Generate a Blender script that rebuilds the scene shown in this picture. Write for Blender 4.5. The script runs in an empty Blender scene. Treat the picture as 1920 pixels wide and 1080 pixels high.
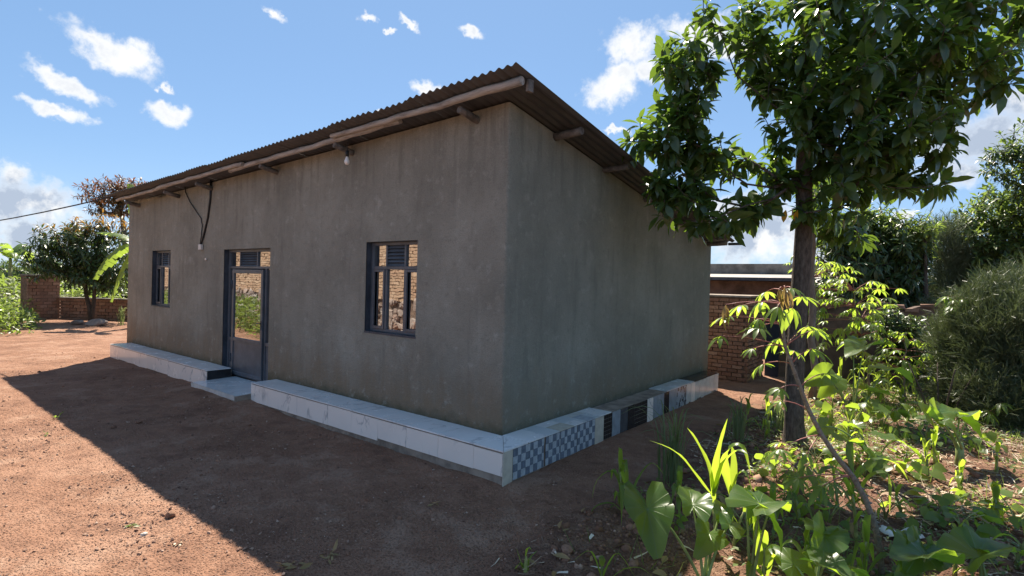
import bpy, bmesh, math, random
import numpy as np
from mathutils import Vector, Matrix

sc = bpy.context.scene
COL = sc.collection
rnd = random.Random(7)
rng = np.random.default_rng(11)

# ------------------------------------------------------------------ camera
F_PX = 1028.27                                   # focal length in pixels of a 1920 px wide picture
CAM = np.array([3.9526, -4.8783, 1.7558])
YAW, PITCH, ROLL = [math.radians(a) for a in (38.3137, -0.568, 1.5033)]
fw = np.array([-math.sin(YAW) * math.cos(PITCH), math.cos(YAW) * math.cos(PITCH), math.sin(PITCH)])
ri0 = np.array([math.cos(YAW), math.sin(YAW), 0.0]); up0 = np.cross(ri0, fw)
ri = math.cos(ROLL) * ri0 + math.sin(ROLL) * up0
up = -math.sin(ROLL) * ri0 + math.cos(ROLL) * up0
cd = bpy.data.cameras.new('camera'); cam = bpy.data.objects.new('camera', cd); COL.objects.link(cam)
cam.matrix_world = Matrix(((ri[0], up[0], -fw[0], CAM[0]), (ri[1], up[1], -fw[1], CAM[1]),
                           (ri[2], up[2], -fw[2], CAM[2]), (0, 0, 0, 1)))
cd.sensor_width = 36; cd.sensor_fit = 'HORIZONTAL'; cd.lens = 36 * F_PX / 1920
cd.clip_start = 0.05; cd.clip_end = 9000
sc.camera = cam

def ray(px, py):
    return fw + ri * (px - 960) / F_PX - up * (py - 540) / F_PX
def on_z(px, py, z=-0.38):
    d = ray(px, py); return CAM + d * (z - CAM[2]) / d[2]
def on_y(px, py, y):
    d = ray(px, py); return CAM + d * (y - CAM[1]) / d[1]
def on_x(px, py, x):
    d = ray(px, py); return CAM + d * (x - CAM[0]) / d[0]
def at(px, py, depth):
    return CAM + ray(px, py) * depth

# ------------------------------------------------------------------ sun, sky, exposure
SUN_DIR = Vector((-0.51, 0.55, 1.0)).normalized()       # towards the sun
SUN_EL = math.asin(SUN_DIR.z); SUN_AZ = math.atan2(SUN_DIR.x, SUN_DIR.y)
SKY_STRENGTH = 0.075
EXPOSURE = 1.3
sl = bpy.data.lights.new('sun', 'SUN'); sl.energy = 5.0; sl.angle = math.radians(0.53); sl.color = (1.0, 0.91, 0.77)
so = bpy.data.objects.new('sun', sl); COL.objects.link(so)
so.rotation_euler = SUN_DIR.to_track_quat('Z', 'Y').to_euler()
sc.view_settings.view_transform = 'Standard'; sc.view_settings.look = 'None'
sc.view_settings.gamma = 1.0; sc.view_settings.use_curve_mapping = False
sc.view_settings.exposure = EXPOSURE

class NT:
    """small helper to write node trees"""
    def __init__(self, tree): self.t = tree; self.n = tree.nodes; self.l = tree.links
    def new(self, typ, **kw):
        n = self.n.new(typ)
        for k, v in kw.items(): setattr(n, k, v)
        return n
    def set(self, sock, v):
        if isinstance(v, bpy.types.NodeSocket): self.l.new(v, sock)
        elif v is not None: sock.default_value = v
    def math(self, op, a, b=None, c=None, clamp=False):
        n = self.new('ShaderNodeMath', operation=op, use_clamp=clamp)
        for i, v in enumerate((a, b, c)): self.set(n.inputs[i], v)
        return n.outputs[0]
    def vec(self, op, a, b=None, scale=None):
        n = self.new('ShaderNodeVectorMath', operation=op)
        self.set(n.inputs[0], a); self.set(n.inputs[1], b)
        if scale is not None: self.set(n.inputs['Scale'], scale)
        return n.outputs['Value'] if op in ('LENGTH', 'DOT_PRODUCT', 'DISTANCE') else n.outputs[0]
    def noise(self, vec=None, scale=5, detail=4, rough=.55, dist=0, out='Fac', lac=2.0):
        n = self.new('ShaderNodeTexNoise')
        self.set(n.inputs['Vector'], vec); self.set(n.inputs['Scale'], scale); self.set(n.inputs['Detail'], detail)
        self.set(n.inputs['Roughness'], rough); self.set(n.inputs['Distortion'], dist); self.set(n.inputs['Lacunarity'], lac)
        return n.outputs[out]
    def voro(self, vec=None, scale=5, feature='F1', out='Distance', rand=1.0):
        n = self.new('ShaderNodeTexVoronoi', feature=feature)
        self.set(n.inputs['Vector'], vec); self.set(n.inputs['Scale'], scale); self.set(n.inputs['Randomness'], rand)
        return n.outputs[out]
    def mapr(self, v, a, b, c=0.0, d=1.0, smooth=True):
        n = self.new('ShaderNodeMapRange', interpolation_type='SMOOTHSTEP' if smooth else 'LINEAR')
        self.set(n.inputs['Value'], v)
        for k, x in zip(('From Min', 'From Max', 'To Min', 'To Max'), (a, b, c, d)): self.set(n.inputs[k], x)
        return n.outputs[0]
    def ramp(self, fac, stops):
        n = self.new('ShaderNodeValToRGB'); self.set(n.inputs[0], fac)
        e = n.color_ramp.elements
        while len(e) < len(stops): e.new(0.5)
        for el, (p, c) in zip(e, stops): el.position = p; el.color = (*c, 1)
        return n.outputs[0]
    def mix(self, f, a, b, blend='MIX'):
        n = self.new('ShaderNodeMix', data_type='RGBA', blend_type=blend)
        self.set(n.inputs['Factor'], f)
        for s, v in ((n.inputs['A'], a), (n.inputs['B'], b)):
            if isinstance(v, (tuple, list)): v = (*v[:3], 1)
            self.set(s, v)
        return n.outputs['Result']
    def mapping(self, vec, loc=(0, 0, 0), rot=(0, 0, 0), scale=(1, 1, 1), typ='POINT'):
        n = self.new('ShaderNodeMapping', vector_type=typ)
        self.set(n.inputs['Vector'], vec); n.inputs['Location'].default_value = loc
        n.inputs['Rotation'].default_value = rot; n.inputs['Scale'].default_value = scale
        return n.outputs[0]
    def sep(self, v):
        n = self.new('ShaderNodeSeparateXYZ'); self.set(n.inputs[0], v); return n.outputs
    def comb(self, x, y, z=0.0):
        n = self.new('ShaderNodeCombineXYZ')
        for i, v in enumerate((x, y, z)): self.set(n.inputs[i], v)
        return n.outputs[0]

world = bpy.data.worlds.new('World'); sc.world = world; world.use_nodes = True
W = NT(world.node_tree)
bg = W.n['Background']
sky = W.new('ShaderNodeTexSky', sky_type='NISHITA', sun_disc=False)
sky.sun_elevation = SUN_EL; sky.sun_rotation = SUN_AZ
sky.altitude = 1500; sky.air_density = 1.0; sky.dust_density = 0.6; sky.ozone_density = 2.5
bg.inputs['Strength'].default_value = SKY_STRENGTH
tc = W.new('ShaderNodeTexCoord').outputs['Generated']
d = W.vec('NORMALIZE', tc)
dx, dy, dz = W.sep(d)
az = W.math('ARCTAN2', dx, dy); el = W.math('ARCSINE', dz)
ae0 = W.comb(az, el)
wv1 = W.vec('SCALE', W.vec('SUBTRACT', W.noise(d, 11, 4, .6, out='Color'), (.5, .5, .5)), scale=.060)
wv2 = W.vec('SCALE', W.vec('SUBTRACT', W.noise(d, 45, 4, .6, out='Color'), (.5, .5, .5)), scale=.030)
ae = W.vec('ADD', W.vec('ADD', ae0, wv1), wv2)
def azel(v):
    v = np.asarray(v) / np.linalg.norm(v); return np.array([math.atan2(v[0], v[1]), math.asin(v[2])])
# clouds: where they stand in the sky (seen from the yard) as centre, half sizes and tilt
CLOUDS = [(205, 92, 118, 34, 23), (170, 75, 60, 22, 20), (255, 105, 50, 30, 30), (120, 157, 88, 20, 22), (92, 208, 68, 15, 12), (324, 209, 56, 24, 16), (318, 152, 13, 9, 10),
          (25, 385, 90, 78, 8), (95, 390, 85, 60, 20), (20, 335, 50, 34, 0), (-90, 380, 110, 90, 0), (60, 455, 120, 36, 0),
          (520, 20, 36, 12, 42), (795, 163, 44, 16, 12), (708, 208, 13, 8, 0), (886, 52, 24, 13, 10), (762, 43, 22, 9, 35), (692, 35, 17, 9, 10), (722, 58, 12, 7, 0),
          (1145, 165, 66, 40, -12), (1185, 82, 54, 44, 10), (1170, 140, 46, 40, -30), (1300, 62, 80, 34, 10), (1370, 90, 60, 30, 0), (1320, 70, 75, 46, 0), (1215, 130, 40, 30, 0), (1760, 250, 90, 60, -20), (1600, 330, 90, 50, 0), (1150, 243, 28, 7, 8),
          (1430, 440, 150, 80, 0), (1380, 390, 90, 40, 0), (1560, 470, 140, 60, 0), (1850, 262, 110, 62, -25), (1900, 205, 70, 40, -20), (1780, 330, 80, 36, 0),
          (1690, 404, 22, 12, 0), (1700, 460, 70, 26, 0)]
field = None
bank = None
def add_cloud(c, e1, e2, big=False):
    global field, bank
    a1 = azel(e1) - c; a2 = azel(e2) - c
    ang = math.atan2(a1[1], a1[0])
    sx, sy = np.linalg.norm(a1), np.linalg.norm(a2)
    p = W.mapping(ae, (c[0], c[1], 0), (0, 0, ang), (sx, sy, 1), 'TEXTURE')
    f = W.math('SUBTRACT', 1.0, W.vec('LENGTH', p))
    field = f if field is None else W.math('SMOOTH_MAX', field, f, 0.18)
    if big: bank = f if bank is None else W.math('SMOOTH_MAX', bank, f, .3)
for (cx, cy, a, b, t) in CLOUDS:
    ct, st = math.cos(math.radians(t)), math.sin(math.radians(t))
    add_cloud(azel(ray(cx, cy)), ray(cx + a * ct, cy + a * st), ray(cx - b * st, cy + b * ct), min(a, b) > 34 and (cy > 180 or cx < 100))
r2 = random.Random(3)
for k in range(12):                                  # the same broken cloud round the rest of the sky
    a0 = -YAW + math.radians(r2.uniform(66, 294)); e0 = math.radians(r2.uniform(6, 50))
    dirv = lambda a, e: np.array([math.sin(a) * math.cos(e), math.cos(a) * math.cos(e), math.sin(e)])
    c0 = azel(dirv(a0, e0)); wdt = math.radians(r2.uniform(4, 9))
    add_cloud(c0, dirv(c0[0] + wdt, e0 - .03), dirv(c0[0], e0 + wdt * .45))
n1 = W.noise(d, 16, 8, .60); n2 = W.noise(d, 60, 6, .62)
nz = W.math('ADD', W.math('MULTIPLY', W.math('SUBTRACT', n1, .5), 1.15), W.math('MULTIPLY', W.math('SUBTRACT', n2, .5), 1.0))
dens = W.math('ADD', field, nz)
mask = W.mapr(dens, -.10, .72)
thick = W.mapr(W.math('ADD', bank, nz), .05, .75)
n3 = W.noise(W.mapping(d, (.0, .0, .03)), 20, 7, .62)
shade = W.math('MULTIPLY', W.math('ADD', W.math('MULTIPLY', thick, .85), W.math('MULTIPLY', W.mapr(dens, .3, 1.1), .38)), W.mapr(n3, .34, .56), clamp=True)
cloud_col = W.mix(shade, (5.9, 5.9, 5.85), (2.7, 3.15, 3.9))
haze = W.mapr(el, -.02, .20, .50, 0.0)
skyc = W.mix(haze, W.mix(.62, sky.outputs[0], (1.28, 2.36, 3.95)), (3.0, 4.0, 5.4))
skycol = W.mix(W.math('MULTIPLY', mask, .96), skyc, cloud_col)
W.l.new(skycol, bg.inputs['Color'])

# ------------------------------------------------------------------ numpy noise
_perm = np.random.default_rng(5).random((256, 256))
def vnoise(x, y):
    xi = np.floor(x).astype(int); yi = np.floor(y).astype(int); fx = x - xi; fy = y - yi
    fx = fx * fx * (3 - 2 * fx); fy = fy * fy * (3 - 2 * fy)
    g = lambda i, j: _perm[i & 255, j & 255]
    return (g(xi, yi) * (1 - fx) + g(xi + 1, yi) * fx) * (1 - fy) + (g(xi, yi + 1) * (1 - fx) + g(xi + 1, yi + 1) * fx) * fy
def fbm(x, y, o=4):
    s = 0; a = .5
    for i in range(o): s = s + a * (vnoise(x * 2 ** i + 17.3 * i, y * 2 ** i + 5.1 * i) - .5); a *= .5
    return s
def sstep(x, a, b):
    t = np.clip((x - a) / (b - a), 0, 1); return t * t * (3 - 2 * t)
def garden_mask(x, y):
    edge = 1.42 + .12 * np.sin(y * 1.3) + .35 * fbm(x * .9 + 3, y * .9, 3)
    return sstep(x, edge - .12, edge + .25) * (1 - sstep(y, 8.6, 10.5)) 
def ground_h(x, y):
    x = np.asarray(x, float); y = np.asarray(y, float)
    g = garden_mask(x, y)
    z = -.365 + .13 * np.exp(-((x + 5.9) / 1.6) ** 2) * np.exp(-((y + .4) / .9) ** 2) + .05 * sstep(-x, 5, 12)
    z = z + .05 * fbm(x * .45, y * .45, 3) + .035 * fbm(x * 2.2, y * 2.2, 3) + .022 * fbm(x * 7, y * 7, 3) * (.5 + 1.2 * vnoise(x * .8 + 40, y * .8))
    z = z + g * (.05 + .16 * fbm(x * 1.3 + 9, y * 1.3, 3) + .07 * fbm(x * 6, y * 6, 3))
    r = np.sqrt((x + 4) ** 2 + y ** 2)
    return z - np.clip(r - 60, 0, 800) * .05 - np.clip(r - 860, 0, 1e5) * .002
def gz(x, y): return float(ground_h(x, y))

# ------------------------------------------------------------------ object helpers
def tag(o, label=None, cat=None, group=None, kind=None):
    if label: o['label'] = label
    if cat: o['category'] = cat
    if group: o['group'] = group
    if kind: o['kind'] = kind
    return o
def empty(name, loc=(0, 0, 0), label=None, cat=None, group=None):
    o = bpy.data.objects.new(name, None); COL.objects.link(o); o.location = loc; o.empty_display_size = .1
    return tag(o, label, cat, group)
def link(name, me, parent=None, loc=None):
    o = bpy.data.objects.new(name, me); COL.objects.link(o)
    if parent is not None:
        o.parent = parent
        if loc is None:                       # mesh data given in world space: undo the parent's offset
            off = Vector((0, 0, 0)); p = parent
            while p is not None: off += p.location; p = p.parent
            o.location = -off
    if loc is not None: o.location = loc
    return o

class MB:
    """mesh builder: collects faces in world space"""
    def __init__(self): self.v = []; self.f = []; self.m = []; self.s = []
    def add(self, vs, fs, mi=0, smooth=False):
        b = len(self.v); self.v.extend([tuple(p) for p in vs])
        for f in fs: self.f.append([i + b for i in f]); self.m.append(mi); self.s.append(smooth)
    def box(self, a, b, mi=0, jit=0.0, bev=0.0):
        (x0, y0, z0), (x1, y1, z1) = a, b
        vs = [(x0, y0, z0), (x1, y0, z0), (x1, y1, z0), (x0, y1, z0), (x0, y0, z1), (x1, y0, z1), (x1, y1, z1), (x0, y1, z1)]
        if jit: vs = [tuple(c + rnd.uniform(-jit, jit) for c in v) for v in vs]
        self.add(vs, [(0, 3, 2, 1), (4, 5, 6, 7), (0, 1, 5, 4), (1, 2, 6, 5), (2, 3, 7, 6), (3, 0, 4, 7)], mi)
    def tube(self, pts, radii, n=8, mi=0, cap=True, jit=0.0):
        pts = [Vector(p) for p in pts]
        if not hasattr(radii, '__len__'): radii = [radii] * len(pts)
        base = len(self.v); ref = None
        for i, p in enumerate(pts):
            t = (pts[min(i + 1, len(pts) - 1)] - pts[max(i - 1, 0)])
            if t.length < 1e-9: t = Vector((0, 0, 1))
            t.normalize()
            if ref is None:
                ref = t.cross(Vector((0, 0, 1)) if abs(t.z) < .9 else Vector((1, 0, 0))).normalized()
            else:
                ref = (ref - t * ref.dot(t)).normalized()
            b2 = t.cross(ref)
            for k in range(n):
                a = 2 * math.pi * k / n; r = radii[i] * (1 + rnd.uniform(-jit, jit))
                self.v.append(tuple(p + (ref * math.cos(a) + b2 * math.sin(a)) * r))
        for i in range(len(pts) - 1):
            for k in range(n):
                a = base + i * n + k; b = base + i * n + (k + 1) % n
                self.f.append([a, b, b + n, a + n]); self.m.append(mi); self.s.append(True)
        if cap:
            self.f.append(list(range(base + n - 1, base - 1, -1))); self.m.append(mi); self.s.append(False)
            e = base + (len(pts) - 1) * n
            self.f.append(list(range(e, e + n))); self.m.append(mi); self.s.append(False)
    def mesh(self, name, mats):
        me = bpy.data.meshes.new(name); me.from_pydata(self.v, [], self.f)
        for mt in (mats if isinstance(mats, (list, tuple)) else [mats]): me.materials.append(mt)
        me.polygons.foreach_set('material_index', self.m); me.polygons.foreach_set('use_smooth', self.s); me.update()
        return me
    def build(self, name, mats, parent=None, loc=None):
        return link(name, self.mesh(name, mats), parent, loc)

def bevel(o, w=.006, seg=2, ang=35):
    md = o.modifiers.new('bevel', 'BEVEL'); md.width = w; md.segments = seg; md.limit_method = 'ANGLE'; md.angle_limit = math.radians(ang)
    return o

def np_mesh(name, V, Q, mats, mi=None, smooth=True):
    """mesh from arrays: V (n,3), Q (m,4) quads"""
    me = bpy.data.meshes.new(name); V = np.asarray(V, np.float32); Q = np.asarray(Q, np.int32)
    k = Q.shape[1]
    me.vertices.add(len(V)); me.vertices.foreach_set('co', V.ravel())
    me.loops.add(Q.size); me.loops.foreach_set('vertex_index', Q.ravel())
    me.polygons.add(len(Q)); me.polygons.foreach_set('loop_start', np.arange(0, Q.size, k, dtype=np.int32))
    for mt in (mats if isinstance(mats, (list, tuple)) else [mats]): me.materials.append(mt)
    if mi is not None: me.polygons.foreach_set('material_index', np.asarray(mi, np.int32))
    me.polygons.foreach_set('use_smooth', np.full(len(Q), smooth)); me.update(calc_edges=True)
    return me

def bake(templates, T, which=None):
    """templates: list of (V,Q,M); T: (n,3,4) transforms -> V,Q,M of all copies"""
    n = len(T); which = rng.integers(0, len(templates), n) if which is None else np.asarray(which)
    Vs, Qs, Ms = [], [], []; off = 0
    for k, (V, Q, M) in enumerate(templates):
        sel = T[which == k]
        if not len(sel): continue
        P = np.einsum('nij,vj->nvi', sel[:, :, :3], V) + sel[:, None, :, 3]
        Vs.append(P.reshape(-1, 3)); nv = len(V)
        Qs.append((Q[None] + (np.arange(len(sel)) * nv)[:, None, None] + off).reshape(-1, Q.shape[1]))
        Ms.append(np.tile(M, len(sel))); off += nv * len(sel)
    return np.concatenate(Vs), np.concatenate(Qs), np.concatenate(Ms)

def norm(a): return a / np.maximum(np.linalg.norm(a, axis=-1, keepdims=True), 1e-9)
def frames(pos, dirs, nrm, L, Wd=None):
    """transforms with local x along dirs, z near nrm; L length scale, Wd width scale"""
    pos = np.atleast_2d(pos); X = norm(np.atleast_2d(dirs).astype(float)); Nn = np.atleast_2d(nrm).astype(float)
    Y = norm(np.cross(Nn, X) + 1e-6); Z = np.cross(X, Y)
    L = np.broadcast_to(np.asarray(L, float), (len(X),)); Wd = L if Wd is None else np.broadcast_to(np.asarray(Wd, float), (len(X),))
    T = np.zeros((len(X), 3, 4)); T[:, :, 0] = X * L[:, None]; T[:, :, 1] = Y * Wd[:, None]; T[:, :, 2] = Z * L[:, None]; T[:, :, 3] = pos
    return T

def leaf_t(nseg=3, width=.36, fold=.25, curl=.2, stalk=.08, peak=.45, mi=0, twist=0.0):
    """leaf of unit length along x: two rows of quads folded along the midrib"""
    V, Q = [], []
    for i in range(nseg + 1):
        t = i / nseg
        w = width * .5 * max(.02, math.sin(math.pi * t ** (math.log(.5) / math.log(peak))) ** .85) if 0 < t < 1 else width * .02
        x = stalk + (1 - stalk) * t; z = -curl * x * x; tw = twist * t
        for s in (-1, 0, 1):
            V.append((x, s * w * math.cos(tw), z + (fold * w if s else 0) + s * w * math.sin(tw)))
    for i in range(nseg):
        a = i * 3
        Q += [(a, a + 3, a + 4, a + 1), (a + 1, a + 4, a + 5, a + 2)]
    return np.array(V), np.array(Q), np.full(len(Q), mi)

def join_t(parts):
    V, Q, M = [], [], []; o = 0
    for v, q, m in parts: V.append(v); Q.append(q + o); M.append(m); o += len(v)
    return np.concatenate(V), np.concatenate(Q), np.concatenate(M)
def xf_t(t, Mx, pos=(0, 0, 0)):
    v, q, m = t; return v @ np.asarray(Mx).T + np.asarray(pos), q, m
def rotz(a): c, s = math.cos(a), math.sin(a); return np.array([[c, -s, 0], [s, c, 0], [0, 0, 1]])
def roty(a): c, s = math.cos(a), math.sin(a); return np.array([[c, 0, s], [0, 1, 0], [-s, 0, c]])

# ------------------------------------------------------------------ materials
def mat(name):
    m = bpy.data.materials.new(name); m.use_nodes = True
    t = NT(m.node_tree); b = t.n['Principled BSDF']; t.b = b; t.o = t.n['Material Output']
    return m, t
def pos_of(t): return t.new('ShaderNodeNewGeometry').outputs['Position']
def island(t):
    g = t.new('ShaderNodeNewGeometry').outputs['Random Per Island']; o = t.new('ShaderNodeObjectInfo').outputs['Random']
    return t.math('FRACT', t.math('ADD', g, o))
def bump(t, h, strength=.3, dist=.01, normal=None):
    n = t.new('ShaderNodeBump'); t.set(n.inputs['Height'], h); n.inputs['Strength'].default_value = strength; n.inputs['Distance'].default_value = dist
    if normal is not None: t.l.new(normal, n.inputs['Normal'])
    return n.outputs[0]
def simple(name, col, rough=.6, metal=0.0, spec=.4, noise_scale=None, amount=.25, bump_s=0, bump_scale=60):
    m, t = mat(name); p = pos_of(t)
    c = (*col, 1)
    if noise_scale:
        n = t.noise(p, noise_scale, 5, .6)
        c = t.mix(t.mapr(n, .3, .7), tuple(x * (1 - amount) for x in col), tuple(min(1, x * (1 + amount)) for x in col))
    t.set(t.b.inputs['Base Color'], c); t.b.inputs['Roughness'].default_value = rough
    t.b.inputs['Metallic'].default_value = metal; t.b.inputs['Specular IOR Level'].default_value = spec
    if bump_s: t.l.new(bump(t, t.noise(p, bump_scale, 4, .6), bump_s, .01), t.b.inputs['Normal'])
    return m

def leaf_mat(name, cols, trans, rough=.38, tf=.35, spec=.45, veins=None):
    m, t = mat(name); r = island(t)
    n = len(cols)
    c = t.ramp(r, [(i / max(1, n - 1), k) for i, k in enumerate(cols)])
    tcol = t.mix(t.math('MULTIPLY', r, .6), trans, tuple(x * .6 for x in trans))
    big = t.noise(pos_of(t), 14, 3, .5)
    c = t.mix(t.mapr(big, .35, .7), c, t.mix(.35, c, (0.12, 0.16, 0.05)))
    if veins:
        o = t.new('ShaderNodeTexCoord').outputs['Object']; x, y, z = t.sep(o)
        if veins == 'heart':
            a = t.math('ARCTAN2', y, t.math('ADD', x, .0)); k = t.math('ABSOLUTE', t.math('SUBTRACT', t.math('FRACT', t.math('ADD', t.math('MULTIPLY', a, 2.1), .5)), .5))
            rr = t.vec('LENGTH', o); w = t.math('MULTIPLY', k, rr); v = t.mapr(w, .006, .026, 1, 0)
        else:                                       # side ribs off a midrib
            k = t.math('ABSOLUTE', t.math('SUBTRACT', t.math('FRACT', t.math('MULTIPLY', t.math('SUBTRACT', x, t.math('ABSOLUTE', y)), 9.0)), .5))
            v = t.mapr(k, .02, .12, 1, 0)
        c = t.mix(t.math('MULTIPLY', v, .55), c, (.20, .28, .11)); tcol = t.mix(t.math('MULTIPLY', v, .45), tcol, tuple(min(1, q * .45) for q in trans))
        t.l.new(bump(t, v, .35, .01), t.b.inputs['Normal'])
    t.set(t.b.inputs['Base Color'], c); t.b.inputs['Roughness'].default_value = rough; t.b.inputs['Specular IOR Level'].default_value = spec
    tr = t.new('ShaderNodeBsdfTranslucent'); t.set(tr.inputs['Color'], tcol)
    mx = t.new('ShaderNodeMixShader'); mx.inputs[0].default_value = tf
    t.l.new(t.b.outputs[0], mx.inputs[1]); t.l.new(tr.outputs[0], mx.inputs[2]); t.l.new(mx.outputs[0], t.o.inputs['Surface'])
    return m

M = {}
# plaster of cement, brown grey with pale runs, mossy foot
m, t = mat('plaster'); p = pos_of(t); x, y, z = t.sep(p)
base = t.ramp(t.noise(p, .9, 5, .6), [(.3, (.215, .198, .176)), (.52, (.29, .27, .243)), (.72, (.36, .338, .308))])
streak = t.noise(t.mapping(p, (0, 0, 0), (0, 0, 0), (7, 7, .55)), 1.0, 5, .65)
base = t.mix(t.mapr(streak, (.56), .78, 0, .26), base, (.47, .445, .415))
base = t.mix(t.mapr(t.noise(t.mapping(p, (9, 4, 2), (0, 0, 0), (5, 5, .8)), 1.0, 4, .6), .52, .75, 0, .55), base, (.165, .148, .135))
blot = t.noise(t.mapping(p, (3, 1, 7)), 2.6, 6, .68)
base = t.mix(t.mapr(blot, .60, .74, 0, .40), base, (.50, .475, .445))
pale = t.noise(t.mapping(p, (3, 8, 1), (0, 0, 0), (9, 9, 3)), 1.0, 6, .7)
base = t.mix(t.mapr(pale, .68, .80, 0, .5), base, (.60, .575, .54))
hgt = t.math('ADD', z, t.math('MULTIPLY', t.math('SUBTRACT', t.noise(t.mapping(p, (0, 0, 0), (0, 0, 0), (2.2, 2.2, .5)), 1.5, 5, .7), .5), 1.1))
base = t.mix(t.mapr(hgt, -.05, .95, .85, 0), base, (.225, .150, .098))
rs_ = t.math('MULTIPLY', t.mapr(z, 2.5, 3.8), t.mapr(t.noise(t.mapping(p, (1, 5, 3), (0, 0, 0), (6, 6, .35)), 1.0, 5, .65), .46, .66)); base = t.mix(t.math('MULTIPLY', rs_, .5), base, (.12, .11, .10))
base = t.mix(t.mapr(t.math('ADD', z, t.math('MULTIPLY', t.noise(p, 6, 5, .7), .34)), .12, .34, .85, 0), base, (.085, .078, .048))
grain = t.noise(p, 75, 4, .75); med = t.noise(p, 24, 4, .65)
base = t.mix(t.mapr(grain, .42, .66, .0, .42), base, (.12, .108, .098))
base = t.mix(t.mapr(t.noise(p, 9, 6, .75), .5, .70, 0, .50), base, (.17, .155, .14))
base = t.mix(t.mapr(t.noise(t.mapping(p, (5, 2, 9)), 5, 7, .75), .54, .70, 0, .40), base, (.47, .45, .42))
fl = t.noise(t.mapping(p, (2, 7, 4)), 34, 4, .8)
base = t.mix(t.mapr(fl, .60, .72, 0, .65), base, (.09, .08, .072)); base = t.mix(t.mapr(fl, .40, .28, 0, .45), base, (.50, .48, .45))
base = t.mix(t.math('MULTIPLY', t.mapr(x, -.02, .0), .5), base, t.mix(.5, base, (.15, .185, .175)))  # gable side tinted grey green: cool skylight and lens flare put into the colour
base = t.mix(1.0, base, (1.0, 1.045, .975), 'MULTIPLY')
t.set(t.b.inputs['Base Color'], base); t.b.inputs['Roughness'].default_value = .93; t.b.inputs['Specular IOR Level'].default_value = .15
t.l.new(bump(t, grain, .7, .008, bump(t, med, .6, .02)), t.b.inputs['Normal']); M['plaster'] = m

# rusty zinc roof
m, t = mat('zinc'); p = pos_of(t)
c = t.ramp(t.noise(t.mapping(p, (0, 0, 0), (0, 0, 0), (6, 1, 1)), 1.5, 5, .6), [(.3, (.040, .042, .044)), (.55, (.066, .069, .071)), (.8, (.065, .056, .050))])
t.set(t.b.inputs['Base Color'], c); t.b.inputs['Roughness'].default_value = .6; t.b.inputs['Metallic'].default_value = .0; M['zinc'] = m
# debarked eucalyptus pole
m, t = mat('pole_wood'); p = pos_of(t)
c = t.ramp(t.noise(t.mapping(p, (0, 0, 0), (0, 0, 0), (2, 14, 14)), 1.6, 6, .7), [(.3, (.15, .13, .115)), (.5, (.36, .335, .305)), (.72, (.50, .475, .44))])
t.set(t.b.inputs['Base Color'], c); t.b.inputs['Roughness'].default_value = .85
t.l.new(bump(t, t.noise(t.mapping(p, (0, 0, 0), (0, 0, 0), (3, 30, 30)), 2, 4), .7, .01), t.b.inputs['Normal']); M['pole_wood'] = m
M['rafter_wood'] = simple('rafter_wood', (.135, .122, .11), .85, noise_scale=9, amount=.5, bump_s=.6, bump_scale=30)
M['steel'] = simple('blue_grey_paint', (.088, .102, .120), .42, spec=.5, noise_scale=7, amount=.18)
M['steel_dark'] = simple('dark_blue_paint', (.046, .057, .074), .5, spec=.4, noise_scale=5, amount=.3)
# mirror-coated window glass
m, t = mat('coated_glass'); p = pos_of(t)
gl = t.new('ShaderNodeBsdfGlossy'); gl.inputs['Roughness'].default_value = .006; gl.inputs['Color'].default_value = (.80, .80, .80, 1)
t.b.inputs['Base Color'].default_value = (.012, .012, .014, 1); t.b.inputs['Roughness'].default_value = .1
mx = t.new('ShaderNodeMixShader'); mx.inputs[0].default_value = .62
t.l.new(t.b.outputs[0], mx.inputs[1]); t.l.new(gl.outputs[0], mx.inputs[2]); t.l.new(mx.outputs[0], t.o.inputs['Surface'])
nb = bump(t, t.noise(p, 3.0, 2), .05, .02); t.l.new(nb, gl.inputs['Normal']); M['glass'] = m
# marble printed tile
def marble(name, col, vein, amt):
    m, t = mat(name); p = pos_of(t); ob = t.new('ShaderNodeObjectInfo').outputs['Random']
    q = t.vec('ADD', p, t.comb(t.math('MULTIPLY', ob, 40), t.math('MULTIPLY', ob, 23), t.math('MULTIPLY', ob, 31)))
    w = t.noise(t.mapping(q, (0, 0, 0), (0, .6, 0), (2.0, 1.2, .9)), 1.1, 5, .55, .6)
    v = t.mapr(t.math('ABSOLUTE', t.math('SUBTRACT', w, .5)), .003, .020, 1, 0)
    v = t.math('MULTIPLY', v, t.mapr(t.noise(q, 1.6, 2), .47, .60))
    c = t.mix(t.math('MULTIPLY', v, amt), t.mix(t.mapr(t.noise(q, 1.5, 4), .4, .7, 0, .35), col, tuple(k * .86 for k in col)), vein)
    dirt = t.noise(p, 3.5, 5, .6); c = t.mix(t.mapr(dirt, .55, .78, 0, .30), c, (.42, .35, .29))
    t.set(t.b.inputs['Base Color'], c); t.b.inputs['Roughness'].default_value = .16; t.b.inputs['Specular IOR Level'].default_value = .5
    t.set(t.b.inputs['Roughness'], t.mapr(dirt, .4, .75, .16, .34)); return m
M['marble'] = marble('marble_tile', (.90, .81, .74), (.33, .32, .33), .65)
M['marble_top'] = marble('marble_top_tile', (.80, .80, .80), (.36, .37, .40), .5)
M['slab'] = marble('doorstep_tile', (.62, .66, .68), (.40, .42, .45), .5)
M['cream_tile'] = simple('cream_tile', (.56, .52, .44), .25, spec=.5, noise_scale=9, amount=.12)
M['white_tile'] = simple('white_tile', (.60, .60, .58), .25, spec=.5, noise_scale=6, amount=.12)
M['pale_blue'] = simple('pale_blue_glaze', (.42, .47, .52), .25, spec=.5, noise_scale=20, amount=.15)
M['mid_blue'] = simple('slate_blue_glaze', (.155, .190, .245), .25, spec=.5, noise_scale=20, amount=.2)
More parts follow.
